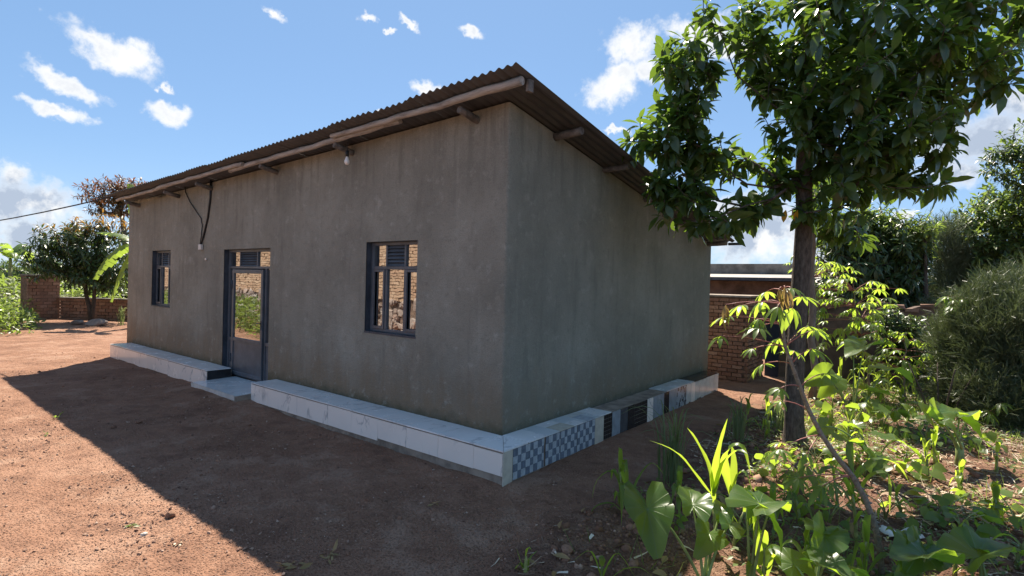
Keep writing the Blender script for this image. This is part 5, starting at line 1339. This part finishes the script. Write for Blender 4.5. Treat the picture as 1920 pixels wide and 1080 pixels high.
def grass_clump(label, base_px, n, h, seed):
    g = random.Random(seed); b0 = on_z(*base_px, -.36); b0[2] = gz(b0[0], b0[1]); root = empty('grass_clump', tuple(b0), label, 'grass clump', 'tall grass clumps beside the path')
    for k in range(n):
        st = b0 + np.array([g.gauss(0, .05), g.gauss(0, .05), 0]); hh = h * g.uniform(.6, 1.15); az_ = g.uniform(0, 6.28); ob = np.array([math.cos(az_), math.sin(az_), 0]); rc = g.uniform(.15, .75); pts_ = [st + ob * hh * rc * (q_ / 8) ** 2.1 + np.array([0, 0, hh * (math.sin(min(1, q_ / 8 * (1 + .45 * rc)) * 1.5708) if rc < .4 else math.sin(q_ / 8 * (1.57 + .75 * rc)))]) for q_ in range(9)]; V, Q = blade(pts_, .017, g.uniform(-1, 1)); link('blade', np_mesh('blade', V, Q, M['grass_blade']), root)
grass_clump('tall greyish grass clump beside the tiled plinth, in the shade', (1258, 905), 46, .75, 1)
grass_clump('smaller grass clump farther along the path, left of the trunk', (1385, 835), 30, .5, 2)
grass_clump('thin grass tuft at the left end of the house by the low wall', (228, 612), 26, .7, 3)
grass_clump('low grass tuft growing at the foot of the trunk', (1462, 815), 26, .4, 4)

# cassava: red stalked fingered leaves on a knobbly stem
def cass_leaf(seed, nl, L, w, droop, young=False):
    g = random.Random(seed); parts = []
    for k in range(nl):
        a = math.radians(-105 + 210 * k / (nl - 1)); ll = L * (1 - .38 * abs(k / (nl - 1) - .5) * 2) * g.uniform(.9, 1.08)
        v, q, m_ = leaf_t(4, w, .22, .3 + droop * .5, .03, .55); v = v * np.array([ll, ll, ll]); v = v @ roty(droop * (.55 + .3 * g.random())).T @ rotz(a).T; parts.append((v, q, m_))
    return join_t(parts)
CM = [np_mesh('leaf', *cass_leaf(s, n, 1.0, w, dr_)[:2], M['cassava']) for s, n, w, dr_ in ((1, 7, .27, .25), (2, 5, .30, .4), (3, 7, .25, .15), (4, 6, .28, .6))]
CY = np_mesh('leaf', *cass_leaf(9, 5, 1.0, .24, 1.15)[:2], M['cassava_young'])
def cassava(label, stem, stem_r, hubs, Ls, seed, young=(), group='cassava plants in the garden', spread=.22):
    g = random.Random(seed); b0 = np.array(stem[0]); root = empty('cassava_plant', tuple(b0), label, 'plant', group)
    s = MB(); n = len(stem); rr = [stem_r * (1 - .62 * i / (n - 1)) for i in range(n)]; s.tube(stem, rr, 8, 0, True, .12)
    for i in range(n * 3):
        k = rnd.randrange(n - 1); f = rnd.random(); p_ = np.array(stem[k]) * (1 - f) + np.array(stem[k + 1]) * f; a = rnd.uniform(0, 6.28); r_ = rr[k]
        s.tube([p_, p_ + np.array([math.cos(a), math.sin(a), .3]) * r_ * 1.6], [r_ * .45, r_ * .3], 5)
    s.build('stem', M['cass_stem'], root); S = np.array(stem)
    for i, (hub, yg) in enumerate(hubs):
        hub = np.array(hub); d2_ = np.linalg.norm(S - hub, axis=1) + np.maximum(0, S[:, 2] - hub[2]) * .8; j = int(np.argmin(d2_[1:])) + 1
        out = hub - S[j]; out[2] *= .3
        if np.linalg.norm(out) < .05: out = np.array([g.uniform(-1, 1), g.uniform(-1, 1), .1])
        out = norm(out) + np.array([g.uniform(-.4, .4), g.uniform(-.4, .4), -.12]); L_ = Ls * g.uniform(.8, 1.2)
        me = CY if yg else CM[g.randrange(4)]
        m4 = np.eye(4); m4[:3] = frames(hub, out, np.array([g.uniform(-.3, .3), g.uniform(-.3, .3), 1]), L_)[0]; m4[:3, 3] -= b0
        o = link('leaf', me, root, loc=(0, 0, 0)); o.matrix_basis = Matrix(m4.tolist())
        p_ = MB(); p_.tube(bez(S[j], (S[j] + hub) / 2 + np.array([0, 0, .04]), hub, 4), [.005, .0045, .004, .0035, .003], 5); p_.build('leaf_stalk', M['petiole'], root)
c0 = on_z(1655, 1090, -.36); c0[2] = gz(c0[0], c0[1]) - .03; dC = float((c0 - CAM) @ fw)
stem = [c0] + [at(x_, y_, dC + dd) for x_, y_, dd in ((1650, 1040, .0), (1640, 985, .02), (1622, 935, .03), (1598, 893, .03), (1568, 855, .05), (1540, 815, .05), (1517, 770, .1), (1500, 725, .1), (1484, 682, .1), (1472, 650, .12), (1467, 610, .12), (1466, 570, .15), (1467, 545, .15))]
HUB = [(1361, 571, 1), (1392, 572, 0), (1430, 566, 0), (1437, 547, 0), (1462, 541, 1), (1472, 538, 1), (1484, 540, 0), (1504, 556, 0), (1459, 575, 0), (1487, 578, 0), (1422, 598, 0), (1363, 593, 0), (1422, 613, 0), (1459, 634, 0), (1352, 630, 0), (1515, 612, 0),
       (1528, 618, 0), (1522, 654, 0), (1411, 654, 0), (1489, 658, 0), (1430, 683, 0), (1463, 728, 0), (1463, 752, 0), (1462, 842, 0), (1514, 850, 0), (1498, 896, 0), (1541, 912, 0), (1555, 905, 0), (1545, 700, 0)]
cassava('tall cassava with bent knobbly stem and red stalked leaves in front of the trunk', stem, .024, [(at(x_, y_, dC + .12 + rnd.uniform(-.3, .3)), yg) for x_, y_, yg in HUB], .155, 1)
def cass_rand(label, base_px, d_, top_px, lobes_, n, L_, seed):
    g = np.random.default_rng(seed); b0 = at(*base_px, d_); b0[2] = gz(b0[0], b0[1]) - .02; tp_ = at(*top_px, d_)
    stem = [b0 + (tp_ - b0) * i / 7 + np.array([g.normal(0, .03), g.normal(0, .03), 0]) for i in range(8)]
    cassava(label, stem, .025, [(q, 0) for q in crown_points([lob(x_, y_, d_ + dd, a, b_, .5) for x_, y_, a, b_, dd in lobes_], n, g)], L_, seed)
cass_rand('leafy cassava with bright fingered leaves against the dark mud wall', (1635, 720), 11.0, (1600, 545), [(1590, 560, 70, 45, 0), (1560, 530, 45, 35, 0), (1620, 610, 55, 40, -.2), (1650, 560, 45, 45, .3), (1590, 640, 50, 28, -.3), (1540, 590, 30, 30, .2)], 80, .21, 2)
cass_rand('second leafy cassava half hidden behind the trunk, higher than the wall', (1545, 720), 11.6, (1530, 520), [(1535, 520, 45, 40, 0), (1500, 500, 25, 35, 0), (1570, 505, 40, 28, .2)], 34, .20, 3)
cass_rand('cassava with yellow green top above the feathery bush', (1835, 700), 9.6, (1835, 560), [(1815, 555, 36, 12, 0), (1860, 560, 36, 14, 0), (1800, 572, 20, 12, 0)], 20, .20, 4)
cass_rand('low cassava in front of the pale feathery bush with broad pale leaves', (1880, 840), 8.6, (1882, 760), [(1885, 745, 36, 26, 0), (1860, 790, 28, 26, -.1), (1905, 720, 20, 20, 0)], 14, .20, 5)

# broad leaved bean plants and more maize filling the garden
def bean(label, base_px, h, r_, n, L_, seed, mt_='bean'):
    g = np.random.default_rng(seed); b0 = on_z(*base_px, -.36); b0[2] = gz(b0[0], b0[1]) - .01; root = empty('bean_plant', tuple(b0), label, 'plant', 'leafy bean plants in the garden')
    b = MB(); 
    for k in range(5):
        a = k * 1.3 + g.uniform(0, 1); b.tube(bez(b0, b0 + np.array([0, 0, h * .6]), b0 + np.array([r_ * .6 * math.cos(a), r_ * .6 * math.sin(a), h * g.uniform(.6, 1)]), 3), [.008, .006, .005, .004], 5)
    b.build('stem', M['maize_stalk'], root)
    v = norm(g.normal(size=(n, 3)) * [1, 1, .7] + [0, 0, .25]) * (g.uniform(.35, 1, n) ** .6)[:, None]; pos = b0 + np.array([0, 0, h * .55]) + v * np.array([r_, r_, h * .5])
    dirs = norm(v * [1, 1, .4] + g.normal(0, .45, (n, 3)) + [0, 0, -.25]); T_ = frames(pos, dirs, g.normal(0, .35, (n, 3)) + [0, 0, 1], L_ * g.uniform(.65, 1.2, n))
    for k in range(n): leaf_obj(T_[k], BEAN[g.integers(0, 3)], root)
M['bean'] = leaf_mat('bean_leaf', [(.045, .095, .024), (.065, .12, .03), (.085, .14, .036)], (.56, .78, .07), .36, .46, .4)
BEAN = [np_mesh('leaf', *leaf_t(4, w, fo, cu, .1, .40)[:2], M['bean']) for w, fo, cu in ((.78, .2, .2), (.70, .3, .35), (.85, .1, .3))]
for k, (bp, h, r_, n, L_, lab) in enumerate((((1450, 905), .24, .26, 18, .12, 'low bean plant in front of the trunk foot, left of the young cassava'), ((1555, 985), .26, .26, 18, .13, 'dark low bean plant left of the bushy maize stalk'), ((1660, 985), .26, .28, 18, .14, 'low shaded bean plant between bushy maize and the white scrap'), ((1620, 905), .32, .3, 22, .15, 'bean plant right behind the bushy maize'), ((1800, 1010), .22, .26, 16, .13, 'low bean plant behind the flat spread cocoyam leaf'), ((1850, 960), .2, .26, 16, .12, 'low bean seedling in the mulch near the right edge'), ((1560, 815), .42, .34, 26, .19, 'bean plant with broad dark leaves right of the trunk foot'), ((1655, 815), .50, .38, 30, .20, 'tall bean plant in the middle of the garden behind the dark cocoyam'),
        ((1600, 762), .5, .36, 28, .18, 'bright bean plant below the greyish cocoyam leaves'), ((1700, 735), .6, .42, 32, .19, 'bean bush close to the mud wall, right of the leafy cassava'),
        ((1640, 730), .6, .4, 30, .18, 'bean bush at the foot of the leafy cassava'), ((1735, 840), .3, .28, 18, .15, 'low bean plant at the foot of the thick stalked cocoyam'),
        ((1470, 950), .22, .22, 14, .12, 'small bean seedling between the arching maize and the trunk foot'), ((1770, 985), .26, .28, 18, .14, 'low bean plant in tree shade behind the flat leafed cocoyam'),
        ((1690, 905), .3, .28, 20, .15, 'shaded low bean plant right of the bushy maize'), ((1905, 1000), .3, .3, 18, .15, 'low bean plant at the right edge beside the clasping maize'),
        ((1240, 1000), .16, .2, 16, .08, 'patch of small leafy seedlings in the house shade behind the limp leaf'), ((1400, 1010), .2, .2, 14, .10, 'small bean seedling behind the bright cupped cocoyam leaf'),
        ((1830, 850), .35, .3, 20, .14, 'low bean plant under the feathery bush'), ((1530, 880), .26, .26, 16, .13, 'low bean plant half hidden behind the bent cassava stem'))):
    bean(lab, bp, h, r_, n, L_, 200 + k)
for k, (bp, h, lab) in enumerate((((1575, 738), .75, 'maize plant in the far row, left of the greyish cocoyam'), ((1620, 742), .8, 'tall maize plant in the far row, behind the greyish cocoyam'), ((1665, 745), .7, 'maize plant in the far row, right of the greyish cocoyam'), ((1712, 752), .65, 'maize plant in the far row, nearest the mud wall end'),
        ((1590, 850), .55, 'maize plant half hidden behind the bent cassava stem'), ((1625, 800), .6, 'maize plant among the dark cocoyam leaves'), ((1500, 930), .32, 'small maize plant in front of the trunk foot'), ((1690, 975), .35, 'small shaded maize plant by the white scrap'),
        ((1455, 1000), .42, 'maize plant behind the bright cupped cocoyam'), ((1375, 985), .5, 'maize plant right behind the limp leafed cocoyam'), ((1270, 960), .45, 'thin maize plant in the house shade, left of the tall bright one'), ((1800, 930), .4, 'maize plant in front of the thick stalked cocoyam'))):
    maize(lab, bp, h, 6, 130 + k, wmax=.055)
for k, (bp, h, lab) in enumerate((((1495, 1085), .46, 'foreground maize plant left of the broad bottom cocoyam'), ((1610, 1095), .5, 'foreground maize plant just left of the cassava stem foot'), ((1690, 1100), .42, 'foreground maize plant right of the cassava stem foot'), ((1790, 1085), .44, 'foreground maize plant between the two bottom right cocoyams'),
        ((1905, 1075), .42, 'foreground maize plant in the bottom right corner'), ((1570, 960), .5, 'maize plant left of the bushy arching one'), ((1500, 985), .45, 'maize plant behind the foreground bean seedlings'), ((1740, 900), .5, 'maize plant left of the spear shaped shoot'))):
    maize(lab, bp, h, 6, 330 + k, wmax=.055)
cass_rand('young cassava spreading its leaves in front of the trunk foot', (1500, 930), 5.6, (1495, 850), [(1470, 850, 45, 18, 0), (1520, 860, 35, 18, -.1), (1500, 890, 50, 14, -.2)], 13, .16, 61)
cass_rand('shrubby cassava in front of the dark wall end', (1700, 720), 10.0, (1695, 640), [(1690, 660, 50, 40, 0), (1725, 690, 35, 25, 0), (1660, 690, 40, 25, 0)], 42, .19, 62)
# dark bushes hiding the wall's right part
for k, (bp, d_, lobs_, lab) in enumerate((((1700, 728), 11.8, [(1700, 640, 45, 60), (1675, 610, 40, 40), (1725, 690, 35, 35)], 'dark bush growing against the right part of the mud wall'), ((1765, 730), 13.5, [(1770, 600, 55, 60), (1800, 660, 55, 60), (1760, 680, 35, 50)], 'dark leafy bush between the mud wall and the feathery bush'), ((2080, 760), 12.5, [(2080, 640, 70, 80), (2140, 680, 70, 70), (2030, 690, 50, 60)], 'dark bush standing just outside the right edge of the garden'))):
    b0 = at(*bp, d_); b0[2] = gz(b0[0], b0[1]); tr = [b0 + np.array([rnd.gauss(0, .03), rnd.gauss(0, .03), .28 * i]) for i in range(5)]
    small_tree('dark_bush', lab, 'bush', None, b0, [(tr, [.06, .05, .045, .04, .03])], [lob(x_, y_, d_, a, b_, .6) for x_, y_, a, b_ in lobs_], 260, 10, .20, 'slim', ['mango', 'mid_tree'], M['bark_dark'], mixf=lambda P_: rng.random(len(P_)) < .12, seed=70 + k)

# banana plants on the left
def banana(label, base, leaves, r=.14, h=1.8):
    root = empty('banana_plant', tuple(base), label, 'plant', 'banana plants on the left'); b = MB(); tp_ = np.array(base) + np.array([0, 0, h])
    b.tube([np.array(base) - [0, 0, .1], np.array(base) + [0, 0, h * .5], tp_], [r, r * .85, r * .6], 10); b.build('stem', M['banana_stem'], root)
    for (tip, w, rise) in leaves:
        tip = np.array(tip, float); ctrl = tp_ + (tip - tp_) * .45 + np.array([0, 0, rise]); pts = bez(tp_, ctrl, tip, 16); V, Q = [], []
        for i in range(16):                               # torn into strips off the midrib
            t0_, t1_ = pts[i], pts[i + 1]; tg = norm(t1_ - t0_); s = norm(np.cross(tg, [0, 0, 1.0])); u_ = np.cross(s, tg); f = (i + .5) / 16
            ww = w * min(1, 4.5 * f) * (1 - max(0, f - .75) * 2.6)
            for sg in (-1, 1):
                tear = rnd.uniform(.03, .25) if rnd.random() < .55 else 0; dz_ = -rnd.uniform(.12, .45) * ww; b0 = len(V); e1 = t1_ - tg * tear * .3 * np.linalg.norm(t1_ - t0_)
                m0 = t0_ + s * sg * ww * .5 + u_ * .10 * ww; m1 = t1_ + s * sg * ww * .5 + u_ * .10 * ww
                V += [t0_, t1_, m1, m0, e1 + s * sg * ww + u_ * dz_, t0_ + s * sg * ww + u_ * dz_]
                q = [(b0, b0 + 1, b0 + 2, b0 + 3), (b0 + 3, b0 + 2, b0 + 4, b0 + 5)]; Q += q
        link('leaf', np_mesh('leaf', V, Q, M['banana']), root)
db = 21.0; bb = at(262, 600, db); bb[2] = gz(bb[0], bb[1])
banana('banana plant behind the left corner of the house with drooping torn leaves', bb, [(at(184, 437, db), .30, .35), (at(176, 524, db - .4), .38, .9), (at(207, 566, db - .6), .34, .95), (at(300, 430, db), .3, .6), (at(245, 345, db + .4), .26, .5)], .16, 3.1)
for k, (px, d_, hh, lab) in enumerate(((18, 38, 3.0, 'tall bright banana plant at the far left edge'), (58, 40, 2.6, 'banana plant with split leaves right of the far left one'), (95, 44, 2.4, 'small far banana plant just left of the round dark tree'), (-20, 36, 2.8, 'banana plant partly cut off by the left edge'))):
    bb = at(px, 580, d_); bb[2] = gz(bb[0], bb[1]); hh *= 1.25; tpz = bb + np.array([0, 0, hh * .75])
    lv = []
    for j in range(7):
        a = j * 2.4 + k; R_ = rnd.uniform(.9, 1.7); lv.append((tpz + np.array([R_ * math.cos(a), R_ * math.sin(a), rnd.uniform(-.3, 1.1)]), .30, rnd.uniform(.5, .9)))
    banana(lab, bb, lv, .15, hh * .75)

# ------------------------------------------------------------------ ground litter
def lump_t(seed, flat=.7):
    g = np.random.default_rng(seed); bm = bmesh.new(); bmesh.ops.create_icosphere(bm, subdivisions=1, radius=1)
    V = np.array([v.co[:] for v in bm.verts]); Q = np.array([[v.index for v in f.verts] for f in bm.faces]); bm.free()
    V = V * (1 + g.uniform(-.28, .28, (len(V), 1))) * np.array([1, g.uniform(.65, .95), flat]); return V, Q, np.zeros(len(Q), int)
LUMP = [lump_t(s) for s in range(8)]
def octa_t(seed):
    g = np.random.default_rng(seed); V = np.array([(1, 0, 0), (0, 1, 0), (-1, 0, 0), (0, -1, 0), (0, 0, .7), (0, 0, -.7)], float) * g.uniform(.65, 1.15, (6, 1)) + g.uniform(-.12, .12, (6, 3))
    return V, np.array([(0, 1, 4), (1, 2, 4), (2, 3, 4), (3, 0, 4), (1, 0, 5), (2, 1, 5), (3, 2, 5), (0, 3, 5)]), np.zeros(8, int)
OCT = [octa_t(s) for s in range(8)]
def on_ground(x, y, up_=0.0): return np.stack([x, y, ground_h(x, y) + up_], -1)
def inhouse(x, y): return (x > -12.1) & (x < .44) & (y > -.50) & (y < 7)
def scatter_ground(n, xr_, yr_, g, prob):
    x = g.uniform(*xr_, n); y = g.uniform(*yr_, n); k = (g.random(n) < prob(x, y)) & ~inhouse(x, y) & ~((x > -6.75) & (x < -4.9) & (y > -.75) & (y < 0)); return x[k], y[k]
g = np.random.default_rng(77)
def rnd_frames(P_, size, g, tilt=1.0):
    return frames(P_, g.normal(size=(len(P_), 3)) * [1, 1, .35], g.normal(0, tilt * .4, (len(P_), 3)) + [0, 0, 1], size, size)
# gravel of the yard
clump = lambda x, y: np.clip(.05 + 3.4 * fbm(x * .8 + 4, y * .8 + 2, 4) + .5 * sstep(-y, 1.5, 3.2), .04, 1)
x, y = scatter_ground(150000, (-11, 3.2), (-5.4, .2), g, lambda x, y: clump(x, y) * (1 - garden_mask(x, y)) * (.25 + .75 * sstep(x, -8, -1)))
sz = .003 + .0048 * g.pareto(2.8, len(x)); sz = np.minimum(sz, .02)
V, Q, Mi = bake(OCT, rnd_frames(on_ground(x, y, 0.0) + np.stack([0 * sz, 0 * sz, sz * .3], -1), sz, g)); tag(link('gravel', np_mesh('gravel', V, Q, M['pebble'], smooth=False)), 'loose reddish gravel strewn over the bare yard', 'gravel', kind='stuff')
x, y = scatter_ground(1500, (-14, 3.0), (-5.3, 1.5), g, lambda x, y: .55 + 0 * x); sz = np.minimum(.006 + .006 * g.pareto(2.2, len(x)), .034)
V, Q, Mi = bake(LUMP, rnd_frames(on_ground(x, y, 0.004), sz, g)); tag(link('small_clods', np_mesh('small_clods', V, Q, M['clod'])), 'small earth clods lying over the yard', 'clods', kind='stuff')
# clods of the dug garden
x, y = scatter_ground(30000, (1.0, 6.5), (-4.6, 8.5), g, lambda x, y: garden_mask(x, y) * np.clip(.35 + 2.5 * fbm(x * 1.1, y * 1.1 + 7, 3), .05, 1) * np.where(y < 3, 1, .4))
sz = np.minimum(.009 + .012 * g.pareto(2.4, len(x)), .06)
V, Q, Mi = bake(LUMP, rnd_frames(on_ground(x, y, .002), sz, g)); tag(link('soil_clods', np_mesh('soil_clods', V, Q, M['clod'])), 'crumbly red brown clods of the dug garden soil', 'clods', kind='stuff')
# straw mulch and dead leaves
x, y = scatter_ground(40000, (1.3, 6.8), (-3.5, 8.5), g, lambda x, y: garden_mask(x, y) * np.clip(.1 + 3.0 * fbm(x * .8 + 11, y * .8, 3) + .5 * sstep(x, 1.9, 2.6) * sstep(y, -.5, 1.0), .02, 1))
L_ = g.uniform(.04, .17, len(x)); P_ = on_ground(x, y, .0) + np.stack([0 * x, 0 * x, g.uniform(.006, .035, len(x))], -1)
ST2 = [strand_t(2, b_, w_) for b_, w_ in ((-.2, .035), (.12, .05), (-.35, .09), (.3, .03))]
V, Q, Mi = bake(ST2, frames(P_, g.normal(size=(len(x), 3)) * [1, 1, .18], g.normal(0, .35, (len(x), 3)) + [0, 0, 1], L_)); tag(link('straw_mulch', np_mesh('straw_mulch', V, Q, M['straw'])), 'dry straw and stalks mulching the sunlit garden', 'straw', kind='stuff')
x, y = scatter_ground(5200, (1.2, 6.8), (-4.0, 8.5), g, lambda x, y: garden_mask(x, y) * np.clip(.3 + 2.0 * fbm(x * .9, y * .9 + 3, 3), .05, 1))
V, Q, Mi = bake(LT['broad'], frames(on_ground(x, y, .02), g.normal(size=(len(x), 3)) * [1, 1, .25], g.normal(0, .6, (len(x), 3)) + [0, 0, 1], g.uniform(.05, .15, len(x)))); tag(link('dead_leaves', np_mesh('dead_leaves', V, Q, M['dry_leaf'])), 'brown dead leaves littering the garden soil', 'dead leaves', kind='stuff')
# low weeds
x, y = scatter_ground(26000, (1.25, 6.8), (-3.5, 9), g, lambda x, y: garden_mask(x, y) * np.clip(.22 + 3.6 * fbm(x * 1.2 + 30, y * 1.2 + 3, 3) + .35 * sstep(y, 1.5, 4), 0, 1))
n = len(x); dirs = g.normal(size=(n, 3)) * [1, 1, .3] + [0, 0, .45]
V, Q, Mi = bake(LT['small'], frames(on_ground(x, y, .0) + np.stack([0 * x, 0 * x, g.uniform(.01, .06, n)], -1), dirs, g.normal(0, .3, (n, 3)) + [0, 0, 1], g.uniform(.03, .10, n)))
tag(link('ground_weeds', np_mesh('ground_weeds', V, Q, M['weed'])), 'low green weeds creeping over the garden soil', 'weeds', kind='stuff')
x, y = scatter_ground(16000, (1.4, 6.8), (-2.5, 9), g, lambda x, y: garden_mask(x, y) * np.clip(.02 + 3.2 * fbm(x * 1.0 + 50, y * 1.0 + 3, 3) + .5 * sstep(y, 3, 5), 0, 1))
n = len(x); V, Q, Mi = bake(STR, frames(on_ground(x, y), g.normal(0, .45, (n, 3)) + [0, 0, 1], g.normal(size=(n, 3)), g.uniform(.08, .26, n), g.uniform(.15, .4, n)))
tag(link('short_grass', np_mesh('short_grass', V, Q, M['weed'])), 'short pale grass under the maize and cocoyam', 'grass', kind='stuff')
# single stones, scraps and sprigs
def stone(name, label, cat, px, size, m_, seed, flat=.6, group=None):
    p_ = on_z(*px, -.36); p_[2] = gz(p_[0], p_[1]) + size * .25; gg_ = np.random.default_rng(seed); bm = bmesh.new(); bmesh.ops.create_icosphere(bm, subdivisions=3, radius=1)
    n1_ = gg_.normal(size=(9, 3)); n1_ /= np.linalg.norm(n1_, axis=1)[:, None]; cut = gg_.uniform(.55, .85, 9)
    for v in bm.verts:
        c = np.array(v.co)
        for q, k in zip(n1_, cut):
            t = c @ q
            if t > k: c = c - q * (t - k) * .9
        v.co = c * size * np.array([1.1, .85, flat])
    me = bpy.data.meshes.new(name); bm.to_mesh(me); bm.free(); me.materials.append(M[m_]); o = link(name, me, None, tuple(p_)); o.rotation_euler = (gg_.uniform(-.2, .2), gg_.uniform(-.2, .2), gg_.uniform(0, 6)); return tag(o, label, cat, group)
stone('stone', 'fist sized brown stone on the sunlit gravel right at the shade edge', 'stone', (318, 968), .055, 'brown_stone', 1, .75)
stone('stone', 'dark little stone in the middle of the shaded yard below the step', 'stone', (214, 803), .04, 'clod', 2)
stone('stone', 'small dark stone in the shaded yard right of the other dark one', 'stone', (260, 795), .045, 'clod', 3)
stone('stone', 'rough grey stone lying before the low wall, left of the trunk foot', 'stone', (146, 611), .26, 'stone', 4, .5)
stone('stone', 'larger rough stone block lying before the low wall at the trunk foot', 'stone', (180, 613), .36, 'stone', 5, .5)
stone('stone', 'pale pebble on the sunlit gravel near the tiny weed', 'stone', (270, 1003), .026, 'cream_tile', 6)
stone('stone', 'reddish soil lump on the clods at the garden edge', 'stone', (1062, 1040), .07, 'clod', 7)
def sprig(name, label, cat, px, n, L_, m_, seed, group=None, upz=.25):
    p_ = on_z(*px, -.36); p_[2] = gz(p_[0], p_[1]) + .01; gg_ = np.random.default_rng(seed); root = empty(name, tuple(p_), label, cat, group); n_ = n
    T_ = frames(np.repeat(p_[None], n_, 0) + gg_.normal(0, L_ * .25, (n_, 3)) * [1, 1, .1], gg_.normal(size=(n_, 3)) * [1, 1, .3] + [0, 0, upz], gg_.normal(0, .4, (n_, 3)) + [0, 0, 1], L_ * gg_.uniform(.5, 1.1, n_))
    for k in range(n_):
        v, q, _ = LT['slim' if m_ != 'weed' else 'small'][k % 2]; me = np_mesh('leaf', v, q, M[m_]); leaf_obj(T_[k], me, root)
sprig('weed_plant', 'tiny green weed on the sunlit gravel beside the brown stone', 'weed', (243, 988), 12, .07, 'weed', 1)
sprig('weed_plant', 'tiny weed sprout at the shade edge of the yard', 'weed', (106, 786), 6, .09, 'weed', 2, upz=.9)
sprig('weed_plant', 'tiny weed on the sunlit dirt far left of the brown stone', 'weed', (88, 816), 7, .06, 'weed', 3)
sprig('dry_sprig', 'dark withered sprig lying on the shaded dirt near the bottom edge', 'sprig', (618, 1043), 14, .11, 'dry_leaf', 4, upz=0)
sprig('dry_sprig', 'dry grass sprig at the bottom edge of the shaded yard', 'sprig', (550, 1068), 16, .12, 'dry_leaf', 5, upz=.1)
sprig('dry_sprig', 'small dry sprig in the shaded yard in front of the plinth corner', 'sprig', (812, 948), 9, .07, 'dry_leaf', 6, upz=0)
sprig('dry_sprig', 'dry sprig on the sunlit dirt right of the tiny green weed', 'sprig', (335, 1026), 8, .10, 'straw', 7, upz=0)
q = on_z(1688, 1015, -.36); V = []; nx_ = 6
for i in range(nx_ + 1):
    for j in range(5): V.append((.30 * (i / nx_ - .5) + rnd.uniform(-.012, .012), .16 * (j / 4 - .5) + rnd.uniform(-.012, .012), .03 + .02 * math.sin(i * 1.4) + .012 * math.sin(j * 2 + i)))
Q = [(i * 5 + j, (i + 1) * 5 + j, (i + 1) * 5 + j + 1, i * 5 + j + 1) for i in range(nx_) for j in range(4)]
o = link('paper_scrap', np_mesh('paper_scrap', V, Q, M['white_plastic']), None, (q[0], q[1], gz(q[0], q[1]))); o.rotation_euler = (.1, .05, .7); md = o.modifiers.new('thick', 'SOLIDIFY'); md.thickness = .003; tag(o, 'crumpled whitish scrap on the shaded garden soil', 'scrap')
